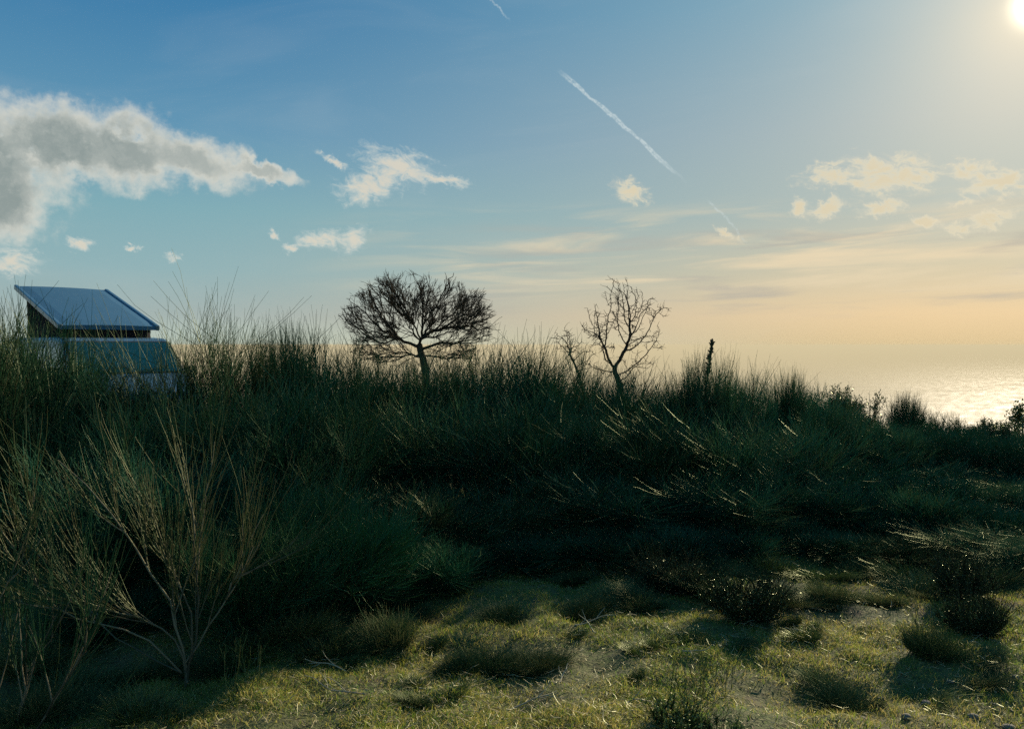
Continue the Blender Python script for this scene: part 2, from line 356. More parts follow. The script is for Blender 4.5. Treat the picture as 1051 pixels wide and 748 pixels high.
shrub_proto('dense3', M_rush, 13, n0=30, n1=10, n2=14, W=.7)
shrub_proto('round', M_rush, 14, H=1.3, W=1.0, n0=54, n1=10, n2=14, fan=.05, whip=(.2, .36))
shrub_proto('mixed', M_rush_dry, 15, n0=28, n1=9, n2=13)
shrub_proto('open', M_rush_dry, 16, H=1.9, W=.7, n0=13, n1=6, n2=7, whip=(.35, .7), thin=.0026)
shrub_proto('low', M_rush, 17, H=.9, W=.9, n0=44, n1=9, n2=13, whip=(.25, .45))
M_soft = plant_mat('soft_green_stems', [c3(.016, .11, .07), c3(.022, .135, .075), c3(.035, .14, .06), c3(.07, .15, .055)], .5, .15, .3)
shrub_proto('soft', M_soft, 24, H=.9, W=.85, n0=60, n1=9, n2=13, whip=(.3, .55), thin=.0021)
shrub_proto('fringe', M_rush, 18, H=.5, W=.8, n0=70, n1=8, n2=11, whip=(.5, .95), thin=.0025)
shrub_proto('fringe_dry', M_rush_dry, 19, H=.5, W=.8, n0=60, n1=8, n2=10, whip=(.5, 1.0), thin=.0025)

LEAFY = {}
def leaf_cloud(rng, C, nrm, size, asp=.45):
    N = len(C); a = norm(rng.normal(size=(N, 3)) + nrm * .6); b = norm(np.cross(a, rng.normal(size=(N, 3)))); s = (size * rng.uniform(.6, 1.3, N))[:, None]
    V = np.stack([C - a * s * .1, C + a * s * .45 + b * s * asp * .5, C + a * s, C + a * s * .45 - b * s * asp * .5], 1)
    i = np.arange(N)[:, None] * 4; return V.reshape(-1, 3), i + np.array([[0, 1, 2, 3]])
def leafy_proto(key, mat, seed, H, W, n0, n1, n2, leaf, lpn):
    rng = np.random.default_rng(seed); w, g = broom_arrays(seed, H=H, W=W, n0=n0, n1=n1, n2=n2, whip=(.12, .25))
    P = np.concatenate([p for l in g.g.values() for p, _ in l]); par = np.repeat(np.arange(len(P)), lpn); k = rng.integers(1, 5, len(par))
    C = P[par, k] + rng.normal(size=(len(par), 3)) * .012; V, Fq = leaf_cloud(rng, C, norm(P[par, k] - P[par, k - 1]), leaf)
    for Kk, l in g.g.items():
        for p, r in l: w.add(p, r)
    LEAFY[key] = (w.mesh('stems', M_wood), raw_mesh('foliage', V, [Fq], mat), H, W)
leafy_proto('leafy', M_leaf, 21, 1.2, .9, 46, 9, 9, .035, 9)
leafy_proto('cushion', M_leaf, 22, .34, .30, 60, 9, 8, .010, 5)
leafy_proto('herb', M_herb, 23, .22, .30, 20, 6, 5, .022, 4)

ALL = {}
def place(protos, key, name, px, py, dist, width, label, cat, group=None, rz=None, ground_px=None, sink=0.0):
    """stand a shrub at forward distance dist under photo column px, tall enough to reach row py"""
    st, fo, H, W = protos[key]
    p = pix(px, py, dist); gz = float(ground(p[0], p[1])); h = max(.1, p[2] - gz) + sink
    rng = random.Random(int(px * 7 + dist * 100 + py))
    r = empty(name, (p[0], p[1], gz - sink), rng.uniform(0, 6.28) if rz is None else rz)
    r.scale = (width / (2 * W) , width / (2 * W), h / H)
    tag(r, label, cat, group)
    link('stems', st, r); link('foliage', fo, r)
    return r
G1 = 'dark green broom shrubs of the thicket'
def B(key, px, py, dist, width, label, rz=None): return place(SHR, key, 'broom_shrub', px, py, dist, width, label, 'shrub', G1, rz)
# skyline, left to right
B('open', 12, 318, 6.6, 1.4, 'tall open broom shrub at the photo\'s left edge, beside the van roof')
B('mixed', -25, 345, 6.0, 1.6, 'dense broom shrub cut off by the left photo edge, below the cloud bank')
B('mixed', 48, 372, 7.6, 1.2, 'broom shrub hiding the side of the camper van')
B('dense1', 125, 392, 7.2, 1.4, 'dark broom shrub directly below the van windscreen')
B('open', 200, 306, 7.0, 1.25, 'tall sparse shrub of bare upright stems just right of the van')
B('open', 196, 335, 8.2, .9, 'thin bare stemmed shrub in front of the van corner')
B('mixed', 247, 352, 7.6, 1.3, 'brownish broom shrub between the tall sparse shrub and the round tuft')
B('round', 290, 347, 8.4, 1.0, 'round brownish tuft topped shrub halfway between the van and the round tree')
B('dense3', 335, 357, 8.0, 1.3, 'broom shrub with spiky top left of the round bare tree')
B('open', 368, 356, 9.4, 1.6, 'sparse twiggy shrub under the left side of the round bare tree')
B('dense1', 398, 377, 8.4, 1.6, 'dark broom shrub in front of the round tree, left of its trunk')
B('dense2', 464, 374, 8.8, 1.7, 'dark broom shrub in front of the round tree, right of its trunk')
B('open', 462, 350, 15.0, 2.4, 'faint twiggy shrub behind the thicket under the round tree\'s right side')
B('dense3', 515, 366, 8.6, 1.5, 'spiky dark broom shrub on the skyline, right of the round tree')
B('dense1', 560, 372, 8.8, 1.6, 'dark broom shrub on the skyline, left of the sapling')
B('dense2', 608, 385, 9.0, 1.5, 'dark broom shrub in front of the pale sapling')
B('open', 655, 380, 9.8, 1.4, 'thin topped shrub right below the small bare tree')
B('dense3', 655, 395, 8.4, 1.4, 'dark broom shrub just below the small bare tree')
B('round', 728, 377, 8.2, .98, 'large round broom shrub under the dead flower stalk')
B('low', 768, 402, 9.0, 1.0, 'low broom shrub in the dip right of the large round one')
B('round', 806, 391, 9.6, .95, 'round headed broom shrub left of the leafy round bush')
B('low', 686, 408, 8.8, 1.1, 'low broom shrub in the dip right of the small bare tree')
place(LEAFY, 'leafy', 'leafy_bush', 864, 399, 12.5, 1.5, 'rounded dark leafy bush breaking the skyline against the sea', 'bush', 'leafy bushes')
B('round', 932, 409, 13.0, .85, 'small round broom shrub standing alone against the shining sea')
B('low', 965, 428, 13.5, 1.5, 'low broom shrub on the skyline right of the small round one')
B('low', 900, 430, 12.6, 1.3, 'low broom shrub in the gap right of the leafy bush')
place(LEAFY, 'leafy', 'leafy_bush', 1020, 430, 15.5, 1.3, 'low leafy bush at the right end of the skyline beside the small leafy tree', 'bush', 'leafy bushes')
B('low', 1055, 446, 15.0, 1.8, 'low broom shrub at the right photo edge below the small leafy tree')
B('low', 990, 440, 12.4, 1.6, 'low broom shrub below the golden glitter on the sea')
B('dense3', 35, 338, 7.0, 1.2, 'spiky dark broom shrub hiding the van\'s side at the left')
B('dense1', 68, 378, 6.9, 1.0, 'dark broom shrub in front of the van\'s left front corner')
B('mixed', 150, 394, 6.7, 1.1, 'olive broom shrub in front of the van bonnet')
B('low', 880, 462, 8.0, 1.7, 'broad low broom shrub two rows below the leafy round bush')
B('low', 955, 478, 8.2, 1.8, 'broad low broom shrub on the right slope, below the shining sea')
B('fringe', 1030, 492, 8.0, 1.8, 'broad low broom shrub on the right slope at the photo edge')
B('low', 1000, 452, 11.0, 2.0, 'far low broom shrub on the right slope')
B('low', 1050, 460, 12.5, 2.2, 'far low broom shrub at the right photo edge')
B('low', 930, 445, 11.2, 1.8, 'far low broom shrub under the small round skyline shrub')
B('fringe', 985, 545, 6.3, 1.5, 'low broom shrub behind the right hand pair of cushion bushes')
B('fringe', 1050, 580, 5.6, 1.3, 'low broom shrub at the right photo edge beside the clearing')
B('fringe', 890, 528, 6.7, 1.5, 'low broom shrub just above the pale topped tuft')
B('fringe', 790, 530, 6.6, 1.5, 'low broom shrub just above the tall yellow green tuft')
B('fringe_dry', 380, 590, 4.9, 1.2, 'drooping shrub skirt over the shaded tufts')
B('fringe', 300, 600, 4.6, 1.2, 'drooping dark shrub skirt right of the yellow shrub')
B('fringe', 120, 610, 4.5, 1.3, 'dark undergrowth shrub behind the yellow shrub\'s trunk')
B('soft', 345, 520, 4.75, 1.35, 'soft green bushy broom filling the left of the clearing, right of the yellow shrub')
B('soft', 262, 545, 4.35, 1.1, 'soft green bushy broom just behind the yellow shrub')
B('soft', 425, 560, 5.15, 1.1, 'soft green broom left of the middle of the clearing')
B('dense1', 750, 390, 8.7, 1.1, 'dark broom shrub filling the skyline right behind the large round one')
B('dense3', 836, 402, 10.6, 1.2, 'dark broom shrub tucked against the left of the leafy round bush')
B('dense1', 700, 396, 8.5, 1.0, 'dark broom shrub at the left foot of the large round one')
B('round', 850, 428, 8.6, 1.25, 'domed dark broom shrub between the leafy round bush and the clearing')
B('round', 908, 438, 8.8, 1.2, 'domed dark broom shrub below the gap right of the leafy bush')
B('round', 968, 445, 9.0, 1.25, 'domed dark broom shrub left of the two at the right end of the slope')
B('round', 1030, 452, 8.8, 1.2, 'domed dark broom shrub near the right photo edge, below the small leafy tree')
B('round', 880, 484, 7.4, 1.2, 'domed dark broom shrub in the lower middle of the right slope')
B('round', 960, 492, 7.3, 1.2, 'domed dark broom shrub low on the right slope, above the upright grass tuft')
B('round', 1035, 500, 7.2, 1.2, 'domed dark broom shrub low on the right slope at the photo edge')
B('round', 590, 440, 7.2, 1.2, 'domed dark broom shrub in the heart of the thicket below the sapling')
B('round', 690, 446, 7.2, 1.2, 'domed dark broom shrub in the heart of the thicket below the dip in the skyline')
# second row
for key, px, py, dist, width, label in [
    ('dense2', 30, 402, 5.9, 1.7, 'dark broom shrub behind the yellow stemmed one, at the left edge'),
    ('dense1', 185, 410, 6.1, 1.6, 'dark broom shrub with pale stems, below the van\'s right corner'),
    ('dense3', 265, 402, 6.3, 1.5, 'dark broom shrub below the round brownish tuft'),
    ('dense2', 345, 405, 6.6, 1.6, 'dark broom shrub down left of the round tree'),
    ('dense1', 425, 416, 7.0, 1.6, 'dark broom shrub straight below the round tree\'s trunk'),
    ('mixed', 300, 440, 5.7, 1.4, 'broom shrub with dry stems left of the middle of the thicket'),
    ('dense3', 500, 415, 7.2, 1.5, 'dark broom shrub in the middle of the thicket'),
    ('dense2', 575, 420, 7.4, 1.6, 'dark broom shrub below and left of the small bare tree'),
    ('dense1', 645, 432, 7.3, 1.6, 'dark broom shrub straight below the small bare tree'),
    ('dense3', 722, 428, 7.3, 1.5, 'dark broom shrub in front of the large round one'),
    ('dense2', 795, 435, 7.8, 1.7, 'dark broom shrub with streaks of sunlit stems, right of the middle'),
    ('dense1', 860, 445, 8.6, 1.7, 'dark broom shrub in front of the leafy round bush'),
    ('low', 930, 455, 9.6, 1.8, 'dark broom shrub in front of the small round skyline shrub'),
    ('dense2', 1000, 468, 9.4, 1.8, 'dark broom shrub down from the golden glitter'),
    ('dense3', 1065, 478, 8.6, 1.7, 'dark broom shrub at the right edge, below the skyline'),
]: B(key, px, py, dist, width, label)
# front row, down to the clearing
for key, px, py, dist, width, label in [
    ('dense1', 110, 470, 4.9, 1.4, 'dark broom shrub directly behind the yellow stemmed one'),
    ('dense3', 215, 478, 5.1, 1.3, 'dark broom shrub behind the yellow shrub\'s right side'),
    ('dense2', 315, 498, 5.1, 1.3, 'arching broom shrub over the left end of the clearing'),
    ('mixed', 395, 505, 5.7, 1.3, 'front broom shrub with dry stems, above the dark grass tuft'),
    ('dense1', 465, 508, 6.1, 1.5, 'front broom shrub left of the shaded hollow'),
    ('fringe_dry', 440, 556, 5.4, 1.3, 'low broom shrub at the back edge of the clearing, left of the middle'),
    ('dense2', 548, 480, 6.6, 1.6, 'front broom shrub over the shaded hollow'),
    ('fringe', 520, 548, 5.8, 1.4, 'low broom shrub at the back edge of the clearing, under the hollow'),
    ('dense3', 632, 484, 6.6, 1.6, 'front broom shrub right of the shaded hollow'),
    ('fringe', 600, 545, 5.9, 1.5, 'low broom shrub at the back edge of the clearing, in the middle'),
    ('dense1', 712, 484, 6.6, 1.6, 'front broom shrub straight below the dead flower stalk'),
    ('fringe', 680, 545, 5.9, 1.5, 'low broom shrub behind the shaded cushion bush'),
    ('dense2', 800, 482, 6.9, 1.6, 'front broom shrub with stems blown to the right'),
    ('fringe', 745, 540, 6.1, 1.4, 'low broom shrub behind the big cushion bush'),
    ('fringe', 862, 500, 6.9, 1.6, 'low front broom shrub behind the right half of the clearing'),
    ('fringe', 845, 548, 6.2, 1.4, 'lowest broom shrub on the back edge of the clearing, at the right'),
    ('fringe', 945, 505, 6.9, 1.7, 'low front broom shrub behind the grass tuft on the right'),
    ('fringe_dry', 925, 553, 6.0, 1.4, 'low broom shrub on the clearing edge above the upright grass tuft'),
    ('fringe', 1010, 520, 6.6, 1.6, 'low front broom shrub behind the right hand cushion bushes'),
    ('dense2', 1045, 545, 5.9, 1.4, 'pale streaked broom shrub at the right edge of the clearing'),
]: B(key, px, py, dist, width, label)

# ------------------------------------------------------------------ bare trees by space colonisation
def colonise(rng, seedpts, attract, step, infl, kill, iters, jitter=.12, limbs=()):
    nodes = [np.array(p, float) for p in seedpts]; parent = [-1] + list(range(len(nodes) - 1))
    for lb in limbs:
        lb = [np.array(q, float) for q in lb]; cur = int(np.argmin([np.linalg.norm(q - lb[0]) for q in nodes]))
        for q in lb[1:]:
            a = nodes[cur]; n = max(1, int(round(np.linalg.norm(q - a) / step)))
            for i in range(1, n + 1): nodes.append(a + (q - a) * i / n + rng.normal(size=3) * step * .16); parent.append(cur); cur = len(nodes) - 1
    A = attract.copy()
    best = np.full(len(A), 1e9); bi = np.zeros(len(A), int); new = list(range(len(nodes)))
    for it in range(iters):
        if len(A) == 0 or not new: break
        Nn = np.array([nodes[i] for i in new]); D = np.linalg.norm(A[:, None] - Nn[None], axis=2); k = D.argmin(1); dm = D[np.arange(len(A)), k]
        u = dm < best; best[u] = dm[u]; bi[u] = np.array(new)[k[u]]
        keep = best > kill; A, best, bi = A[keep], best[keep], bi[keep]
        new = []
        for i in np.unique(bi[best < infl]):
            v = norm(A[(bi == i) & (best < infl)] - nodes[i]).sum(0); v = norm(norm(v) + rng.normal(size=3) * jitter)
            q = nodes[i] + v * step
            if any(np.linalg.norm(nodes[c] - q) < step * .35 for c in range(max(0, len(nodes) - 40), len(nodes))): continue
            nodes.append(q); parent.append(int(i)); new.append(len(nodes) - 1)
    return np.array(nodes), np.array(parent)
def bare_tree(name, loc, seedpts, attract, label, seed, step=.075, infl=.9, kill=.13, tip=.0045, rmax=.09, cut=.022, spurs=2, cat='tree', limbs=()):
    rng = np.random.default_rng(seed); N, par = colonise(rng, seedpts, attract, step, infl, kill, 140, .12, limbs)
    n = len(N); r = np.zeros(n); ex = 2.35; kids = [[] for _ in range(n)]
    for i in range(1, n): kids[par[i]].append(i)
    for i in range(n - 1, -1, -1): r[i] = (sum(r[c] ** ex for c in kids[i]) ** (1 / ex)) if kids[i] else tip
    for i in range(n - 1, -1, -1): pass
    s = min(1.0, rmax / r[0]); r = np.maximum(tip, r * np.where(r > .02, s + (1 - s) * (.02 / r), 1))
    r[:len(seedpts)] = np.maximum(r[:len(seedpts)], np.linspace(rmax * 1.15, rmax * .8, len(seedpts)))
    T, Cn = Tubes(), Tubes()
    for i in range(1, n):
        p = par[i]; g = par[p] if par[p] >= 0 else p
        a = N[p] + (N[p] - N[g]) * 0.0; r0 = min(r[p], r[i] * 1.3); dst = T if r[i] > cut else Cn
        ex_ = (N[i] - a) * .12; dst.add(np.array([a - ex_, (a + N[i]) / 2 + rng.normal(size=3) * step * .05, N[i] + ex_])[None], np.array([[r0, (r0 + r[i]) / 2, r[i]]]))
    small = np.where((r < cut * .5) & (np.arange(n) > len(seedpts)))[0]; S = np.repeat(small, spurs)
    d = norm(N[S] - N[par[S]]); d = norm(d + rng.normal(size=d.shape) * .75); P, _ = grow(rng, N[S], d, rng.uniform(.06, .2, len(S)) * step / .075, 4, .25, .22)
    Cn.add(P, np.linspace(tip * .85, tip * .5, 4))
    root = empty(name, loc); link('trunk', T.mesh('trunk', M_bark, 7), root); link('crown', Cn.mesh('crown', M_bark, 4), root)
    tag(root, label, cat); return root
def tree_big():
    rng = np.random.default_rng(31); D = 20.0; b = pix(437, 400, D); gz = float(ground(b[0], b[1])); o = np.array([b[0], b[1], gz])
    L = lambda px, py, dy=0.0: pix(px, py, D) + np.array([0, dy, 0]) - o
    stem = [np.array([0, 0, -.1])] + [L(437, y) for y in (398, 393, 388, 383)] + [L(436, 378), L(435, 373), L(434, 368), L(432, 363), L(431, 358), L(430, 353)]
    c = L(430, 327); n = 3600; u = norm(rng.normal(size=(n * 3, 3))) * (rng.random((n * 3, 1)) ** .42)
    P = c + u * np.array([1.98, 1.6, 1.22]); f = L(430, 358)
    ang = np.degrees(np.arctan2(P[:, 2] - f[2], np.hypot(P[:, 0] - f[0], P[:, 1] - f[1]))); keep = ang > -6
    # uneven outline: bites out of the rim
    for q, rr in ((L(372, 286), .42), (L(500, 284), .34), (L(398, 300, .6), .2), (L(352, 350), .5), (L(505, 360), .5)): keep &= np.linalg.norm((P - q) * [1, .4, 1], axis=1) > rr
    P = P[keep][:n]; limbs = []
    for dy, lb in ((.0, ((429, 355), (432, 348), (434, 334), (435, 317), (435, 300), (437, 282))), (-.25, ((432, 348), (451, 338), (469, 329), (484, 321), (496, 305))), (.3, ((451, 338), (469, 335), (484, 335), (500, 340))),
                   (.2, ((429, 356), (409, 348), (396, 340), (382, 331), (371, 319), (359, 308))), (.3, ((409, 348), (398, 334), (387, 318), (378, 302), (375, 291))), (-.3, ((423, 331), (408, 318), (396, 305), (390, 293))), (.1, ((431, 358), (450, 353), (468, 352), (486, 352))), (-.3, ((433, 364), (420, 364), (404, 370), (384, 372))), (.4, ((433, 364), (446, 366), (460, 370), (474, 368))), (.2, ((409, 348), (394, 344), (376, 340), (360, 334))), (-.5, ((469, 335), (484, 332), (499, 330), (509, 324))), (-.35, ((409, 348), (392, 352), (375, 343), (357, 329), (350, 322))), (.35, ((432, 348), (423, 331), (413, 314), (404, 300), (399, 288))),
                   (-.4, ((434, 334), (448, 315), (458, 298), (467, 281))), (.5, ((434, 344), (448, 338), (462, 322), (479, 305), (491, 294))), (-.2, ((432, 366), (415, 362), (400, 362), (388, 366))), (.9, ((432, 348), (440, 335), (446, 320), (450, 300))), (-.9, ((432, 350), (424, 338), (418, 325), (414, 305))), (-.7, ((432, 348), (450, 345), (466, 340), (478, 330)))):
        limbs.append([L(x, y, dy * min(1, i_ / 3)) for i_, (x, y) in enumerate(lb)])
    T, Cn = Tubes(), Tubes(); st = np.array(stem); T.add(st[None], np.linspace(.11, .08, len(st))[None])
    cen = L(430, 330)
    def sub(Pb, n, t0, spread, l0, l1, K, wander, up):
        N_, KP = Pb.shape[:2]; par = np.repeat(np.arange(N_), n); tt = rng.uniform(t0, 1, len(par)) ** .8 * (KP - 1); k_ = np.minimum(tt.astype(int), KP - 2); f_ = (tt - k_)[:, None]
        s_ = Pb[par, k_] * (1 - f_) + Pb[par, k_ + 1] * f_; d_ = norm(Pb[par, k_ + 1] - Pb[par, k_]); out = norm(s_ - L(430, 356)); d_ = norm(d_ + rng.normal(size=d_.shape) * spread + out * .35)
        ln = rng.uniform(l0, l1, len(par)) * (1.15 - .5 * tt / (KP - 1)); q, _ = grow(rng, s_, d_, ln, K, up, wander); e_ = (q[:, -1] - cen) / np.array([1.97, 1.8, 1.30]); ok = (np.linalg.norm(e_, axis=1) < 1.0 + rng.normal(size=len(q)) * .05) & (q[:, -1, 2] > L(430, 376)[2]); return q[ok]
    for il, lb in enumerate(limbs):
        lb = np.array(lb); fr = 1.0 if il < 7 else .6; K = 14; ts = np.linspace(0, len(lb) - 1, K); P = np.stack([np.interp(ts, np.arange(len(lb)), lb[:, i]) for i in range(3)], -1); P[1:] += rng.normal(size=(K - 1, 3)) * .022
        T.add(P[None], np.linspace(.040 * fr, .007, K)[None])
        q2 = sub(P[None], 16, .03, .6, .5, 1.05, 8, .13, .35); Cn.add(q2, np.linspace(.011, .005, 8))
        q3 = sub(q2, 6, .15, .5, .24, .55, 6, .16, .2); Cn.add(q3, np.linspace(.0065, .004, 6))
        q4 = sub(q3, 6, .2, .5, .10, .24, 4, .18, .1); Cn.add(q4, np.linspace(.004, .0026, 4))
    root = empty('bare_tree', o); link('trunk', T.mesh('trunk', M_bark, 7), root); link('crown', Cn.mesh('crown', M_bark, 4), root)
    tag(root, 'bare spreading round crowned tree silhouetted above the middle of the thicket', 'tree')
def tree_small():
    rng = np.random.default_rng(41); D = 19.0; b = pix(637, 404, D); gz = float(ground(b[0], b[1])); o = np.array([b[0], b[1], gz])
    L = lambda px, py, dy=0.0: pix(px, py, D) + np.array([0, dy, 0]) - o
    stem = [np.array([0, 0, -.1])] + [L(637, 400), L(636, 396), L(635, 391), L(633, 386), L(631, 381), L(631, 377)]
    lead = [((622, 338), (629, 292)), ((640, 345), (646, 296)), ((645, 330), (650, 304)), ((652, 335), (662, 306)), ((655, 328), (676, 317)), ((650, 355), (680, 345)),
            ((640, 376), (664, 374)), ((620, 352), (606, 336)), ((617, 355), (604, 345)), ((622, 335), (610, 322)), ((640, 330), (636, 300)), ((640, 360), (655, 340)), ((628, 378), (607, 378))]
    P = []
    for a, bb in lead:
        dy = rng.normal() * .45; t_ = rng.random(60) ** .8; A_ = L(*a, dy * .6); B_ = L(*bb, dy); P.append(A_ + (B_ - A_) * t_[:, None] + rng.normal(size=(60, 3)) * [.13, .2, .13])
    bare_tree('bare_tree', o, stem, np.concatenate(P), 'small bare tree with crooked upright branches on the skyline, right of the sapling', 43, step=.06, kill=.11, tip=.0055, rmax=.07, cut=.018, spurs=1)
    rng = np.random.default_rng(45); b = pix(598, 410, D); gz = float(ground(b[0], b[1])); o = np.array([b[0], b[1], gz]); stem = [np.array([0, 0, -.1])] + [L2 for L2 in [pix(x, y, D) - o for x, y in ((598, 408), (598, 400), (596, 392), (594, 384), (591, 377), (588, 370), (585, 364))]]
    P = []
    for bb in ((567, 347), (573, 340), (579, 338), (586, 340), (592, 348), (600, 352), (575, 352), (604, 372), (610, 362)):
        A_ = pix(586, 364, D) - o; B_ = pix(*bb, D) + np.array([0, rng.normal() * .3, 0]) - o; t_ = rng.random(34); P.append(A_ + (B_ - A_) * t_[:, None] + rng.normal(size=(34, 3)) * .09)
    bare_tree('sapling', o, stem, np.concatenate(P), 'thin bare sapling just left of the small bare tree', 47, step=.06, kill=.11, tip=.005, rmax=.028, cut=.012, spurs=1)
tree_big(); tree_small()
def small_leafy_tree():
    D = 17.0; b = pix(1050, 446, D); gz = float(ground(b[0], b[1])); o = np.array([b[0], b[1], gz]); rng = np.random.default_rng(51)
    top = pix(1051, 410, D) - o; T = Tubes(); tr, _ = grow(rng, np.array([[0, 0, -.1]]), np.array([[0.0, 0, 1]]), np.array([top[2] * .9]), 8, .1, .06); T.add(tr, np.linspace(.035, .012, 8))
    br, _ = children(rng, tr, 14, .55, 1, .7, .15, .35, 4, .2, .15); T.add(br, np.linspace(.008, .003, 4))
    par = np.repeat(np.arange(len(br)), 60); C = br[par, rng.integers(1, 4, len(par))] + rng.normal(size=(len(par), 3)) * .06
    V, Fq = leaf_cloud(rng, C, np.array([0, 0, .4]), .06, .6); r = empty('small_tree', o)
    link('trunk', T.mesh('trunk', M_bark, 6), r); link('crown', raw_mesh('crown', V, [Fq], M_leaf), r)
    tag(r, 'small leafy tree cut by the right photo edge, against the golden sea', 'tree')
small_leafy_tree()
def flower_stalk():
    D = 8.3; rng = np.random.default_rng(61); b = pix(722, 400, D); gz = float(ground(b[0], b[1])); o = np.array([b[0], b[1], gz]); top = pix(732, 352, D) - o
    K = 10; t_ = np.linspace(0, 1, K)[:, None]; P = top * t_; P[:, 0] += .05 * np.sin(t_[:, 0] * 3) * -1; T = Tubes(); T.add(P, np.linspace(.009, .005, K))
    r = empty('flower_stalk', o); n = 150; tt = rng.uniform(.80, 1.0, n); s = np.stack([np.interp(tt, t_[:, 0], P[:, i]) for i in range(3)], -1)
    H_ = Tubes(); q, _ = grow(rng, s, rng.normal(size=(n, 3)) * .45 + [0, 0, 1.0], rng.uniform(.02, .055, n), 3, .2, .1); H_.add(q, np.array([.005, .008, .004]))
    link('stem', T.mesh('stem', M_bark, 5), r); link('seed_head', H_.mesh('seed_head', M_bark, 5), r)
    tag(r, 'dead flower stalk with a knobbly seed head sticking up from the large round shrub', 'flower stalk')
flower_stalk()

# ------------------------------------------------------------------ the yellow stemmed broom in front, left
def hero(name, px, py, dist, branches, label, seed, whip_n=9, wl=(.22, .45), mat=None):
    rng = np.random.default_rng(seed); b = pix(px, py, dist); gz = float(ground(b[0], b[1])); o = np.array([b[0], b[1], gz])
    W_, G_ = Tubes(), Tubes()
    for pts, r0, r1 in branches:
        Q = np.array([pix(x, y, d) - o for x, y, d in pts]); K = 10; s = np.linspace(0, len(Q) - 1, K)
        P = np.stack([np.interp(s, np.arange(len(Q)), Q[:, i]) for i in range(3)], -1); P[1:-1] = (P[:-2] + P[1:-1] * 2 + P[2:]) / 4
        P[1:] += rng.normal(size=(K - 1, 3)) * .008; W_.add(P, np.linspace(r0 * .85, r1 * .8, K))
        Bq, _ = children(rng, P[None], 7, .25, 1, .30, .18, .42, 6, .45, .06); W_.add(Bq, np.linspace(.0035, .0015, 6))
        Cq, _ = children(rng, Bq, whip_n, .15, 1, .20, wl[0], wl[1], 6, .5, .05); G_.add(Cq, np.linspace(.0016, .0007, 6))
        Dq, _ = children(rng, P[None], 10, .6, 1, .28, wl[0], wl[1], 6, .5, .05); G_.add(Dq, np.linspace(.0016, .0007, 6))
    r = empty(name, o); link('stems', W_.mesh('stems', M_palewood, 5), r); link('foliage', G_.mesh('foliage', mat or M_rush_gold, 4), r)
    tag(r, label, 'shrub'); return r
D0 = 3.75
hero('broom_shrub', 186, 742, D0, [
    ([(186, 742, D0), (192, 700, D0), (190, 670, D0), (176, 650, D0), (150, 635, D0 - .05), (112, 622, D0 - .1), (92, 600, D0 - .1)], .008, .003),
    ([(192, 700, D0), (192, 675, D0), (180, 630, D0), (150, 575, D0 + .05), (110, 520, D0 + .1), (60, 470, D0 + .15)], .009, .003),
    ([(192, 700, D0), (197, 660, D0), (195, 620, D0 + .05), (170, 560, D0 + .1), (150, 520, D0 + .1)], .008, .003),
    ([(190, 690, D0), (202, 650, D0 + .05), (206, 610, D0 + .1), (196, 560, D0 + .15), (205, 520, D0 + .2)], .008, .003),
    ([(190, 680, D0), (215, 640, D0 + .05), (240, 600, D0 + .1), (262, 560, D0 + .2)], .006, .0025),
    ([(186, 690, D0), (150, 650, D0 - .1), (90, 640, D0 - .2), (40, 610, D0 - .25), (15, 560, D0 - .3)], .006, .0025),
    ([(186, 690, D0), (120, 660, D0 + .3), (60, 590, D0 + .4), (30, 520, D0 + .4)], .006, .0025),
], 'yellow stemmed broom shrub leaning left, nearest the camera at lower left', 71)
hero('broom_shrub', 5, 790, 3.3, [
    ([(5, 790, 3.3), (15, 740, 3.3), (30, 690, 3.35), (60, 640, 3.4)], .006, .0025),
    ([(5, 790, 3.3), (-5, 720, 3.3), (-10, 640, 3.3), (10, 590, 3.35)], .006, .0025),
    ([(5, 790, 3.3), (30, 750, 3.25), (70, 700, 3.2), (90, 650, 3.2)], .008, .003),
    ([(5, 790, 3.3), (-30, 730, 3.35), (-50, 660, 3.4)], .008, .003),
], 'thin green broom shrub in the bottom left corner', 72, 9, mat=M_rush_dry)

# ------------------------------------------------------------------ ground cover
def blades(rng, X, Y, h0, h1, w, lean=.6, z0=None):
    N = len(X); Z = ground(X, Y) if z0 is None else z0; b = np.stack([X, Y, Z - .004], -1); a = rng.uniform(0, 6.283, N); h = rng.uniform(h0, h1, N)
    side = np.stack([np.cos(a), np.sin(a), np.zeros(N)], -1) * (w * rng.uniform(.6, 1.3, N))[:, None]
    dr = np.stack([rng.normal(size=N) * lean, rng.normal(size=N) * lean, np.ones(N)], -1); dr = norm(dr) * h[:, None]
    bend = np.stack([rng.normal(size=N), rng.normal(size=N), -np.abs(rng.normal(size=N)) * .5], -1) * (h * .3)[:, None]
    V = np.stack([b - side, b + side, b + dr * .55 + side * .7, b + dr * .55 - side * .7, b + dr + bend], 1).reshape(-1, 3)
    i = np.arange(N)[:, None] * 5; return V, [i + np.array([[0, 1, 2, 3]]), i + np.array([[3, 2, 4]])]
def in_view(rng, n, ymin, ymax):
    Y = ymin * (ymax / ymin) ** rng.random(n); X = (rng.uniform(-.72, .72, n)) * Y; return X, Y
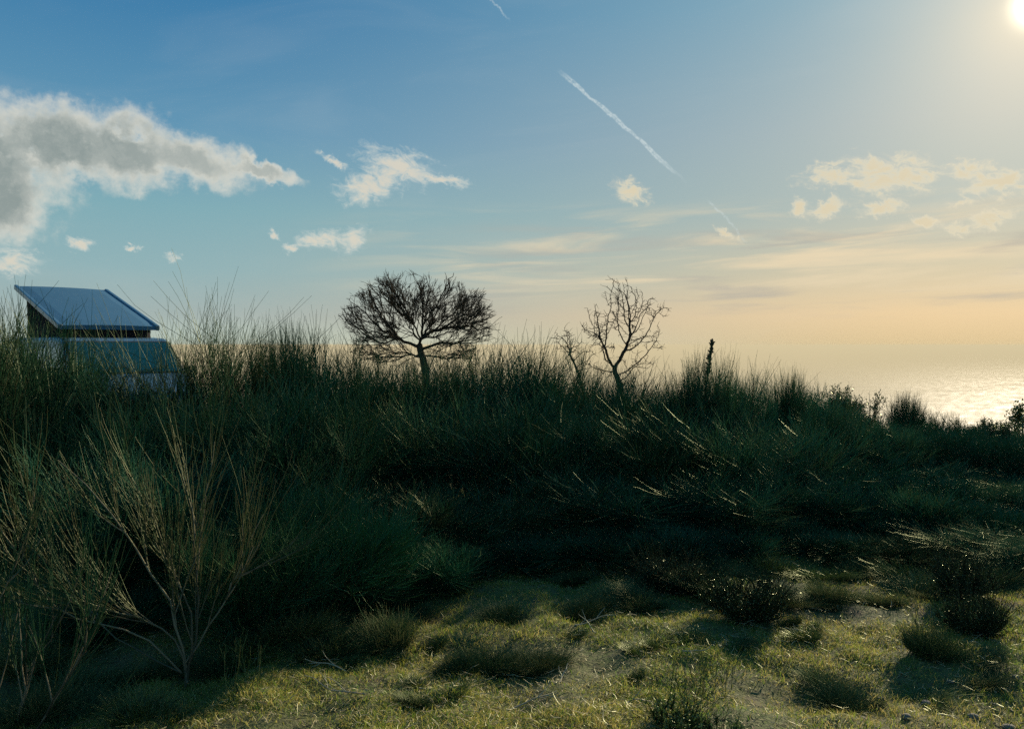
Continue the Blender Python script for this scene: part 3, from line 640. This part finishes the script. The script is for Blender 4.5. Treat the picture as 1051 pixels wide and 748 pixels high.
def grass():
    rng = np.random.default_rng(81); X, Y = in_view(rng, 420000, 2.6, 9.0)
    d = .9 * np.sin(X * 3.3 + 2 * np.sin(Y * 2.2)) * np.sin(Y * 4.3 + np.sin(X * 3)) + np.sin(X * 2.1 + 1) * np.sin(Y * 2.7 + .4) + .8 * np.sin(X * 5.3 + Y * 3.1) * np.sin(Y * 6.1 - X * 2) + rng.normal(size=len(X)) * .5
    bare = (X > 1.0) & (Y < 3.9)
    k = (d > -.3) & ~(bare & (rng.random(len(X)) < .55)); X, Y = X[k], Y[k]
    V, Fc = blades(rng, X, Y, .015, .055, .0017, .9)
    o = link('grass', raw_mesh('grass', V, Fc, M_grass)); tag(o, 'short yellow green grass covering the clearing', 'grass', kind='stuff')
    X, Y = in_view(rng, 22000, 2.6, 8.0); n = len(X); a = rng.uniform(0, 6.28, n); Lh = rng.uniform(.01, .06, n)
    k = (np.sin(X * 1.7 + 2) * np.sin(Y * 2.3) + rng.normal(size=n) * .5 + np.where((X > .2) & (Y < 4.6), .6, 0)) > .15; X, Y, a, Lh = X[k], Y[k], a[k], Lh[k]; n = len(X)
    P0 = np.stack([X, Y, ground(X, Y) + rng.uniform(.004, .03, n)], -1); dd = np.stack([np.cos(a), np.sin(a), rng.normal(size=n) * .25], -1) * Lh[:, None]
    T = Tubes(); T.add(np.stack([P0, P0 + dd * .5 + rng.normal(size=(n, 3)) * .004, P0 + dd], 1), np.array([.0013, .0013, .0006]))
    o = link('straw', T.mesh('straw', M_straw)); tag(o, 'dry straw and broken stems scattered over the clearing', 'straw', kind='stuff')
grass()
TUFT = {}
def tuft_proto(key, mat, seed, n, R, h0, h1, w):
    rng = np.random.default_rng(seed); r = R * np.sqrt(rng.random(n)) * .55; a = rng.uniform(0, 6.283, n); X, Y = r * np.cos(a), r * np.sin(a); s = np.zeros((n, 3)); s[:, 0], s[:, 1] = X, Y; s[:, 2] = -.01
    d = np.stack([X / R * 1.5, Y / R * 1.5, np.ones(n)], -1) + rng.normal(size=(n, 3)) * .25
    P, _ = grow(rng, s, d, rng.uniform(h0, h1, n) * rng.uniform(.45, 1, n), 5, -.2, .16); T = Tubes(); T.add(P, np.linspace(w, w * .35, 5)); TUFT[key] = (T.mesh('tuft', mat), R, h1)
tuft_proto('dark', M_tuft, 91, 2600, .28, .10, .26, .0013)
tuft_proto('fine', M_tuft, 92, 1500, .18, .10, .24, .0011)
tuft_proto('pale', M_herb, 93, 900, .14, .07, .17, .0012)
def tuft(key, px, py, width, hgt, label, group='grass tufts in the clearing', name='grass_tuft'):
    """foot of the tuft at photo pixel px, py"""
    me, R, H = TUFT[key]; b = math.atan((py - 374) / F) + PITCH; d = EYE / math.tan(b) * .995; p = pix(px, py, d)
    for _ in range(6): d = (EYE - float(ground(p[0], d))) / math.tan(b); p = pix(px, py, d)
    o = link(name, me, None, (p[0], p[1], float(ground(p[0], p[1])))); o.rotation_euler = (0, 0, random.Random(px).uniform(0, 6)); s = width / (2 * R); rr = random.Random(px * 3 + py)
    o.scale = (s * rr.uniform(.9, 1.35), s * rr.uniform(.7, 1.05), hgt / H * rr.uniform(.5, .85)); o.rotation_euler = (rr.uniform(-.3, .3), rr.uniform(-.35, .35), rr.uniform(-.5, .5)); tag(o, label, 'grass tuft', group); return o
for a in [
    ('dark', 500, 690, .42, .24, 'dark reddish grass tuft, left of the pair below the front shrubs'),
    ('dark', 552, 686, .40, .24, 'dark grass tuft, right of the pair below the front shrubs'),
    ('fine', 468, 690, .3, .16, 'small dark grass tuft at the left of the pair'),
    ('dark', 958, 674, .38, .26, 'upright dark grass tuft on the right of the clearing'),
    ('fine', 850, 700, .30, .22, 'dark grass tuft in the lower right of the clearing'),
    ('fine', 872, 728, .34, .16, 'low dark grass tuft near the bottom right stones'),
    ('pale', 648, 698, .18, .10, 'small bright green grass tuft in the middle of the clearing'),
    ('fine', 520, 640, .36, .26, 'brown grass tuft at the foot of the middle front shrub'),
    ('dark', 590, 634, .42, .20, 'dull grass tuft between the middle shrub foot and the cushion bush'),
    ('dark', 648, 628, .40, .20, 'dark grass tuft left of the big cushion bush'),
    ('fine', 852, 622, .38, .20, 'pale topped grass tuft behind the middle of the clearing'),
    ('fine', 905, 620, .40, .18, 'grass tuft behind the upright dark one'),
    ('pale', 735, 585, .35, .22, 'yellowish grass tuft under the front shrubs, above the cushion bush'),
    ('pale', 795, 588, .35, .26, 'tall yellow green tuft growing out of the shrub foot in the middle right'),
    ('fine', 430, 722, .3, .12, 'faint dark tuft at the bottom, left of centre'),
    ('fine', 232, 690, .4, .14, 'grass tuft at the foot of the yellow shrub, right side'),
    ('fine', 90, 735, .4, .16, 'grass tuft in the lower left under the yellow shrub'),
    ('dark', 330, 668, .5, .22, 'shaded grass tuft at the left end of the clearing'),
    ('dark', 395, 660, .45, .26, 'shaded grass tuft below the dry stemmed front shrub'),
    ('fine', 1010, 700, .3, .10, 'low tuft among the stones at lower right'),
    ('pale', 700, 655, .3, .08, 'low yellowish tuft in front of the cushion bush'),
]: tuft(*a)
for key, px, py, w_, h_, lb in [('fine', 40, 690, .5, .3, 'shaded tuft at the left edge under the leaning stems'), ('pale', 75, 712, .45, .22, 'green tuft in the shade left of the yellow shrub foot'),
    ('fine', 140, 700, .5, .28, 'shaded tuft touching the yellow shrub foot on its left'), ('pale', 150, 740, .4, .16, 'green tuft at the bottom edge below the yellow shrub foot'),
    ('dark', 20, 742, .5, .3, 'dark tuft in the bottom left corner'), ('pale', 255, 672, .5, .24, 'green tuft in the shade between the yellow shrub and the soft bushes'),
    ('fine', 300, 655, .55, .3, 'shaded tuft under the soft green bushes'), ('pale', 385, 640, .5, .24, 'green tuft at the right foot of the soft bushes')]: tuft(key, px, py, w_, h_, lb, 'tufts in the shade of the left shrubs')
_g = random.Random(19)
for i in range(26):
    d_ = _g.uniform(4.9, 5.9); x_ = _g.uniform(-.15, .6) * d_; q_ = 374 + F * math.tan(math.atan(EYE / d_) - PITCH)
    o_ = tuft(_g.choice(['dark', 'fine', 'pale', 'fine']), 525.5 + F * x_ / d_, q_, _g.uniform(.3, .6), _g.uniform(.12, .26), 'shaggy dark grass tuft in the shade along the foot of the shrubs', 'shaded tufts along the foot of the shrubs')
_g = random.Random(9)
for i in range(34):
    d_ = _g.uniform(3.5, 5.4); x_ = _g.uniform(-.25, .62) * d_; q_ = 374 + F * math.tan(math.atan(EYE / d_) - PITCH)
    o_ = tuft(_g.choice(['pale', 'pale', 'fine', 'pale']), 525.5 + F * x_ / d_, q_, _g.uniform(.14, .34), _g.uniform(.05, .10), 'small ragged tuft among the short grass of the clearing', 'small tufts in the short grass')
def on_ground(protos, key, name, px, py, width, hgt, label, cat, group=None):
    b = math.atan((py - 374) / F) + PITCH; d = EYE / math.tan(b)
    for _ in range(6): p = pix(px, py, d); d = (EYE - float(ground(p[0], d))) / math.tan(b)
    p = pix(px, py, d); r = place(protos, key, name, px, py, d, width, label, cat, group); r.scale = (width / 2 / protos[key][3], width / 2 / protos[key][3], hgt / protos[key][2]); return r
on_ground(LEAFY, 'cushion', 'cushion_bush', 767, 634, .50, .26, 'big dark rounded cushion bush in the middle of the clearing', 'bush', 'cushion bushes')
on_ground(LEAFY, 'cushion', 'cushion_bush', 1000, 652, .36, .24, 'dark cushion bush at the right end of the clearing', 'bush', 'cushion bushes')
on_ground(LEAFY, 'cushion', 'cushion_bush', 985, 615, .45, .26, 'cushion bush behind the one at the right end of the clearing', 'bush', 'cushion bushes')
on_ground(LEAFY, 'cushion', 'cushion_bush', 690, 606, .5, .22, 'shaded cushion bush at the foot of the shrubs, left of the biggest', 'bush', 'cushion bushes')
on_ground(LEAFY, 'herb', 'herb_plant', 692, 752, .36, .15, 'green leafy herb cut by the bottom edge, right of centre', 'herb', 'green herbs')
on_ground(LEAFY, 'herb', 'herb_plant', 738, 762, .26, .12, 'smaller yellow green herb at the bottom edge beside the dark tuft', 'herb', 'green herbs')
def weed(px, py, hgt, label, seed):
    rng = np.random.default_rng(seed); b = math.atan((py - 374) / F) + PITCH; d = EYE / math.tan(b); p = pix(px, py, d); gz = float(ground(p[0], d)); n = 9
    P, _ = grow(rng, rng.normal(size=(n, 3)) * [.05, .05, 0], rng.normal(size=(n, 3)) * .16 + [0, 0, 1], rng.uniform(.6, 1, n) * hgt, 8, .1, .05); T = Tubes(); T.add(P, np.linspace(.0022, .001, 8))
    Q, _ = children(rng, P, 5, .3, 1, .35, .03, .09, 4, .3, .1); T.add(Q, np.linspace(.0013, .0007, 4))
    o = link('dry_weed', T.mesh('dry_weed', M_tuft), None, (p[0], p[1], gz)); tag(o, label, 'weed', 'thin upright weeds')
weed(705, 728, .30, 'thin upright weed stems just left of the dark tuft near the bottom', 101)
weed(948, 662, .26, 'thin upright weed stems rising from the tuft on the right', 102)
weed(728, 712, .2, 'short upright weed stems above the green herb', 103)
weed(240, 720, .25, 'thin weed stems right of the yellow shrub foot', 104)
def twig(px, py, ln, ang, label, seed, rr=.004, mat=None):
    rng = np.random.default_rng(seed); b = math.atan((py - 374) / F) + PITCH; d = EYE / math.tan(b); p = pix(px, py, d); gz = float(ground(p[0], d))
    P, _ = grow(rng, np.array([[0, 0, .012]]), np.array([[math.cos(ang), math.sin(ang), .12]]), np.array([ln]), 7, -.15, .16); T = Tubes(); T.add(P, np.linspace(rr, rr * .4, 7))
    Q, _ = children(rng, P, 3, .2, .9, .6, ln * .2, ln * .45, 5, .15, .14); T.add(Q, np.linspace(rr * .55, rr * .25, 5))
    o = link('dry_twig', T.mesh('dry_twig', mat or M_twig, 5), None, (p[0], p[1], gz)); tag(o, label, 'twig', 'dry twigs on the ground')
for i, a in enumerate([
    (985, 664, .22, -.3, 'bleached forked twig right of the upright grass tuft'), (1022, 650, .18, 2.4, 'bleached twig beside the cushion bush at the right'),
    (590, 648, .20, .6, 'white twig in the grass above the pair of dark tufts'), (612, 652, .15, 2.2, 'short white twig right above the pair of dark tufts'),
    (640, 738, .16, .5, 'pale twig at the bottom edge near the centre'), (575, 716, .14, 1.2, 'pale twig below the pair of dark tufts'),
    (355, 690, .22, 2.8, 'pale twig lying at the left end of the grass'), (375, 725, .30, 2.9, 'long brown twig at the bottom, left of centre'),
    (430, 712, .3, .2, 'brown branch lying below the shaded left shrubs'), (925, 695, .10, .9, 'small white twig in the lower right grass'),
    (700, 676, .15, -.4, 'pale twig in front of the big cushion bush'), (745, 665, .12, 1.0, 'short pale twig below the big cushion bush'),
    (830, 655, .14, 2.6, 'pale twig in the middle of the right clearing'), (960, 735, .18, .2, 'pale twig among the stones at lower right'),
    (520, 742, .24, .4, 'brown twig at the bottom edge, near the middle'), (1030, 725, .2, 2.0, 'pale twig in the bottom right corner')]): twig(*a, 200 + i)
def stone_mat():
    m, t, b = mat_new('stone'); g = t.new('ShaderNodeNewGeometry'); n = t.noise(g.outputs['Position'], 40, 5); t.put(b.inputs['Base Color'], t.ramp(n, [(.35, c3(.08, .07, .055)), (.65, c3(.17, .15, .12))])); b.inputs['Roughness'].default_value = .9; return m
MST = stone_mat()
import bmesh
def stone(px, py, size, label, seed):
    rng = np.random.default_rng(seed); bm = bmesh.new(); bmesh.ops.create_icosphere(bm, subdivisions=3, radius=size / 2); k = rng.normal(size=(5, 3)) * 2.4 / size; ph = rng.uniform(0, 6, 5)
    for v in bm.verts:
        c = np.array(v.co); f = 1 + sum(.07 * math.sin(float(k[i] @ c) + ph[i]) for i in range(5)); v.co = Vector(c * f * [1, .8, .55])
    me = bpy.data.meshes.new('stone'); bm.to_mesh(me); bm.free(); me.materials.append(MST)
    b = math.atan((py - 374) / F) + PITCH; d = EYE / math.tan(b); p = pix(px, py, d); o = link('stone', me, None, (p[0], p[1], float(ground(p[0], d)) + size * .08)); o.rotation_euler = (0, 0, rng.uniform(0, 6)); tag(o, label, 'stone', 'stones in the clearing')
for i, a in enumerate([(950, 718, .05, 'grey stone below the right grass tuft'), (905, 716, .04, 'small stone in the lower right clearing'), (1000, 730, .055, 'stone near the bottom right corner'),
    (1035, 742, .05, 'stone in the bottom right corner'), (930, 742, .045, 'stone at the bottom edge, lower right'), (975, 700, .035, 'pebble beside the low tuft at lower right'),
    (885, 740, .04, 'stone at the bottom edge right of the low dark tuft'), (1042, 700, .04, 'stone at the right edge, lower right'), (722, 648, .04, 'stone left in front of the big cushion bush'),
    (870, 664, .035, 'pebble in the middle of the right clearing')]): stone(*a, 300 + i)

# ------------------------------------------------------------------ camper van with a raised roof
def simple(name, col, rough, metal=0.0, spec=.5, coat=0.0, dirt=.0):
    m, t, b = mat_new(name); g = t.new('ShaderNodeNewGeometry'); n = t.noise(g.outputs['Position'], 3.5, 6, .65)
    t.put(b.inputs['Base Color'], t.mix(t.m('MULTIPLY', t.mapr(n, .4, .75), dirt), c3(*col), c3(col[0] * .55, col[1] * .52, col[2] * .45)))
    b.inputs['Roughness'].default_value = rough; b.inputs['Metallic'].default_value = metal; b.inputs['Specular IOR Level'].default_value = spec; b.inputs['Coat Weight'].default_value = coat; return m
M_white = simple('van_paint', (.07, .15, .22), .45, 0, .5, .5, .35); M_roof = simple('roof_panel_paint', (.055, .155, .25), .6, 0, .2, 0, .15)
M_tent = simple('tent_cloth', (.012, .009, .010), .95, 0, .2, 0, .2); M_rub = simple('rubber', (.02, .02, .02), .8); M_plas = simple('dark_plastic', (.03, .03, .032), .55)
M_rim = simple('wheel_rim', (.5, .5, .5), .35, .9); M_plate = simple('blank_plate', (.75, .75, .7), .5); M_cloth = simple('blue_sun_screen', (.02, .16, .20), .6, 0, .4, 0, .3)
def glass_mat(name, col, rough):
    m, t, b = mat_new(name); b.inputs['Base Color'].default_value = c3(*col); b.inputs['Roughness'].default_value = rough; b.inputs['IOR'].default_value = 1.5; b.inputs['Coat Weight'].default_value = 1.0; return m
M_glass = glass_mat('tinted_glass', (.005, .075, .08), .12); M_lamp = glass_mat('lamp_glass', (.6, .6, .6), .1)
def bm_obj(name, bm, mat, parent, bevel=0.0, smooth=False):
    me = bpy.data.meshes.new(name); bmesh.ops.recalc_face_normals(bm, faces=bm.faces); bm.to_mesh(me); bm.free(); me.materials.append(mat)
    if smooth:
        for p in me.polygons: p.use_smooth = True
    o = link(name, me, parent)
    if bevel: md = o.modifiers.new('bevel', 'BEVEL'); md.width = bevel; md.segments = 3; md.limit_method = 'ANGLE'; md.angle_limit = .5
    return o
def box(bm, x0, x1, y0, y1, z0, z1):
    v = [bm.verts.new(c) for c in ((x0, y0, z0), (x1, y0, z0), (x1, y1, z0), (x0, y1, z0), (x0, y0, z1), (x1, y0, z1), (x1, y1, z1), (x0, y1, z1))]
    for f in ((0, 3, 2, 1), (4, 5, 6, 7), (0, 1, 5, 4), (1, 2, 6, 5), (2, 3, 7, 6), (3, 0, 4, 7)): bm.faces.new([v[i] for i in f])
def hexa(bm, pts):
    v = [bm.verts.new(p) for p in pts]
    for f in ((0, 3, 2, 1), (4, 5, 6, 7), (0, 1, 5, 4), (1, 2, 6, 5), (2, 3, 7, 6), (3, 0, 4, 7)): bm.faces.new([v[i] for i in f])
def van():
    """local x forward (towards the nose), y to the van's left, z up; hinge of the raised roof at x = 1.05"""
    yaw = math.radians(-45.5); ax = np.array([math.sin(yaw), math.cos(yaw)])        # from nose to tail
    hx, hy = -6.84, 13.72; HX = 1.05
    cx, cy = hx + ax[0] * HX, hy + ax[1] * HX; rz = math.atan2(-ax[1], -ax[0]); gz = float(ground(cx, cy))
    top = 1.735 - gz                                                    # body roof height
    root = empty('camper_van', (cx, cy, gz), rz)
    tag(root, 'pale blue camper van with its roof tilted up, half hidden behind the shrubs', 'camper van')
    k = top / 1.95
    # side profile stations: x, z list; lofted across y with tumblehome
    prof = [(-2.45, .35), (-2.50, .9), (-2.42, 1.25), (-2.32, 1.80), (-2.2, 1.90), (-1.5, 1.95), (0.9, 1.95), (1.3, 1.925), (1.42, 1.88), (1.92, 1.30), (2.05, 1.20), (2.36, 1.0), (2.46, .8), (2.48, .35)]
    def hw(z): return .95 if z < 1.1 else .95 - (z - 1.1) * .11
    bm = bmesh.new(); rings = []
    for s in (-1, -.93, .93, 1):
        rg = []
        for x, z in prof:
            inset = 0 if abs(s) < 1 else 1
            cxr = x * (1 - .012 * inset); zz = z - (.05 if inset and z > 1.7 else 0)
            rg.append(bm.verts.new((cxr, s * hw(z), zz * k)))
        rings.append(rg)
    for a, b in zip(rings, rings[1:]):
        for i in range(len(prof)): j = (i + 1) % len(prof); bm.faces.new((a[i], a[j], b[j], b[i]))
    bm.faces.new(rings[0]); bm.faces.new(rings[-1][::-1])
    body = bm_obj('body', bm, M_white, root, .03)
    # windscreen, laid 4 mm proud of the sloping front
    def front(t_, y, off): x = 1.42 + .5 * t_; z = (1.88 - .58 * t_) * k; n = np.array([.58 * k, 0, .5]); n /= np.linalg.norm(n); return (x + n[0] * off, y, z + n[2] * off)
    def panel(name, t0, t1, w0, w1, o0, o1, mat, parent):
        bm = bmesh.new(); hexa(bm, [front(t1, -w1, o0), front(t1, w1, o0), front(t0, w0, o0), front(t0, -w0, o0), front(t1, -w1, o1), front(t1, w1, o1), front(t0, w0, o1), front(t0, -w0, o1)]); return bm_obj(name, bm, mat, parent, .01)
    panel('windscreen_seal', .02, .985, .83, .89, -.01, .006, M_rub, root); ws = panel('windscreen', .05, .955, .80, .86, .0, .010, M_glass, root)
    for s in (-.35, .35):
        bm = bmesh.new(); p0 = np.array(front(.98, s - .3, .02)); p1 = np.array(front(.80, s + .3, .02)); hexa(bm, [p0 + (0, 0, 0), p1 + (0, 0, 0), p1 + (.01, 0, .012), p0 + (.01, 0, .012), p0 + (.012, 0, 0), p1 + (.012, 0, 0), p1 + (.022, 0, .012), p0 + (.022, 0, .012)]); bm_obj('wiper', bm, M_plas, root)
    bm = bmesh.new(); box(bm, 2.40, 2.56, -.94, .94, .34 * k, .56 * k); bm_obj('bumper', bm, M_plas, root, .03)
    bm = bmesh.new(); box(bm, -2.6, -2.44, -.94, .94, .34 * k, .56 * k); bm_obj('bumper', bm, M_plas, root, .03)
    bm = bmesh.new(); box(bm, 2.40, 2.468, -.5, .5, .68 * k, .88 * k); bm_obj('grille', bm, M_plas, root, .01)
    bm = bmesh.new(); box(bm, 2.5605, 2.568, -.26, .26, .40 * k, .50 * k); bm_obj('number_plate', bm, M_plate, root)
    for s in (-1, 1):
        bm = bmesh.new(); box(bm, 2.36, 2.475, min(s * .56, s * .86), max(s * .56, s * .86), .68 * k, .90 * k); bm_obj('headlight', bm, M_lamp, root, .02)
        bm = bmesh.new(); box(bm, -2.53, -2.46, min(s * .80, s * .92), max(s * .80, s * .92), .8 * k, 1.1 * k); bm_obj('tail_light', bm, simple('tail_lamp', (.3, .01, .01), .2), root, .01)
        bm = bmesh.new(); box(bm, 1.62, 1.72, min(s * 1.0, s * 1.17), max(s * 1.0, s * 1.17), 1.20 * k, 1.42 * k); box(bm, 1.66, 1.69, min(s * .9, s * 1.02), max(s * .9, s * 1.02), 1.24 * k, 1.27 * k); bm_obj('wing_mirror', bm, M_plas, root, .012)
        for x0, x1, xt0, xt1 in ((.75, 1.62, .75, 1.30), (-.75, .62, -.72, .62), (-2.15, -.90, -2.08, -.90)):
            y0 = s * (hw(1.22) + .006); y1 = s * (hw(1.78) + .004); t_ = -.012 * s; bm = bmesh.new(); zb, zt = 1.22 * k, 1.75 * k
            hexa(bm, [(x0, y0 + t_, zb), (x1, y0 + t_, zb), (xt1, y1 + t_, zt), (xt0, y1 + t_, zt), (x0, y0, zb), (x1, y0, zb), (xt1, y1, zt), (xt0, y1, zt)]); bm_obj('side_window', bm, M_glass, root)
        for wx in (1.62, -1.45):
            for nm, r, w0, w1, mt in (('tyre', .33, .72, .955, M_rub), ('rim', .20, .93, .965, M_rim)):
                bm = bmesh.new(); bmesh.ops.create_cone(bm, cap_ends=True, segments=32, radius1=r, radius2=r, depth=w1 - w0, matrix=Matrix.Translation((wx, s * (w0 + w1) / 2, .33)) @ Matrix.Rotation(math.pi / 2, 4, 'X'))
                if nm == 'tyre': wheel = bm_obj('wheel', bm, mt, root, .03)
                else: bm_obj('rim', bm, mt, wheel, .01)
    # raised roof: panel hinged at the front, high at the back
    zb = top + .005; z1 = 1.932 - gz; z2 = 2.70 - gz; x1 = HX; x2 = HX - 2.51; W = .80; d = np.array([x2 - x1, 0, z2 - z1]); Ln = np.linalg.norm(d); d /= Ln; n = np.array([-d[2], 0, d[0]]) * (-1); n = n if n[2] > 0 else -n
    def rp(a, y, h): return tuple(np.array([x1, 0, z1]) + d * a + np.array([0, y, 0]) + n * h)
    bm = bmesh.new(); NX, NY = 10, 8; g_ = [[None] * (NY + 1) for _ in range(NX + 1)]; u_ = [[None] * (NY + 1) for _ in range(NX + 1)]
    for i in range(NX + 1):
        for j in range(NY + 1):
            a = Ln * i / NX; y = -W + 2 * W * j / NY; e = min(1, min(i, NX - i) / 1.0, min(j, NY - j) / 1.0); cr = .018 * (1 - (y / W) ** 2)
            g_[i][j] = bm.verts.new(rp(a, y, (-.012 if e == 0 else .0) + cr)); u_[i][j] = bm.verts.new(rp(a, y, -.075))
    for i in range(NX):
        for j in range(NY):
            bm.faces.new((g_[i][j], g_[i + 1][j], g_[i + 1][j + 1], g_[i][j + 1])); bm.faces.new((u_[i][j], u_[i][j + 1], u_[i + 1][j + 1], u_[i + 1][j]))
    for i in range(NX):
        for j in (0, NY): bm.faces.new((g_[i][j], u_[i][j], u_[i + 1][j], g_[i + 1][j]))
    for j in range(NY):
        for i in (0, NX): bm.faces.new((g_[i][j], g_[i][j + 1], u_[i][j + 1], u_[i][j]))
    rf = bm_obj('raised_roof', bm, M_roof, root)
    for s in (-1, 1):
        bm = bmesh.new(); y0, y1 = sorted((s * (W - .045), s * (W + .02))); hexa(bm, [rp(-.02, y0, -.08), rp(-.02, y1, -.08), rp(Ln + .02, y1, -.08), rp(Ln + .02, y0, -.08), rp(-.02, y0, .012), rp(-.02, y1, .012), rp(Ln + .02, y1, .012), rp(Ln + .02, y0, .012)])
        bm_obj('roof_rail', bm, M_white, rf, .015)
    # tent cloth between the body and the raised roof
    bm = bmesh.new(); Wt = W - .12; NB = 14; lo, hi = [], []
    pts = [(x1 - .05, -Wt), (x1 - .05, Wt)] ; ring = [(x1 - .05 - (x1 - .05 - x2 - .2) * i / NB, Wt) for i in range(NB + 1)] + [(x2 + .2, Wt - 2 * Wt * i / 8) for i in range(1, 9)] + [(x2 + .2 + (x1 - .05 - x2 - .2) * i / NB, -Wt) for i in range(1, NB + 1)] + [(x1 - .05, -Wt + 2 * Wt * i / 8) for i in range(1, 8)]
    rg = random.Random(3)
    rows = []
    for q in range(4):
        row = []
        for (x, y) in ring:
            ztop = z1 + (x1 - x) / (x1 - x2) * (z2 - z1) - .078; f = q / 3; o_ = (rg.uniform(-.03, .03) if 0 < q < 3 else 0) - (.05 * math.sin(f * math.pi) if ztop - zb > .2 else 0)
            row.append(bm.verts.new((x, y * (1 + o_ * .9), zb - .01 + (ztop - zb + .01) * f)))
        rows.append(row)
    for a, b in zip(rows, rows[1:]):
        for i in range(len(ring)): j = (i + 1) % len(ring); bm.faces.new((a[i], a[j], b[j], b[i]))
    bm_obj('tent_cloth', bm, M_tent, root, smooth=True)
van()
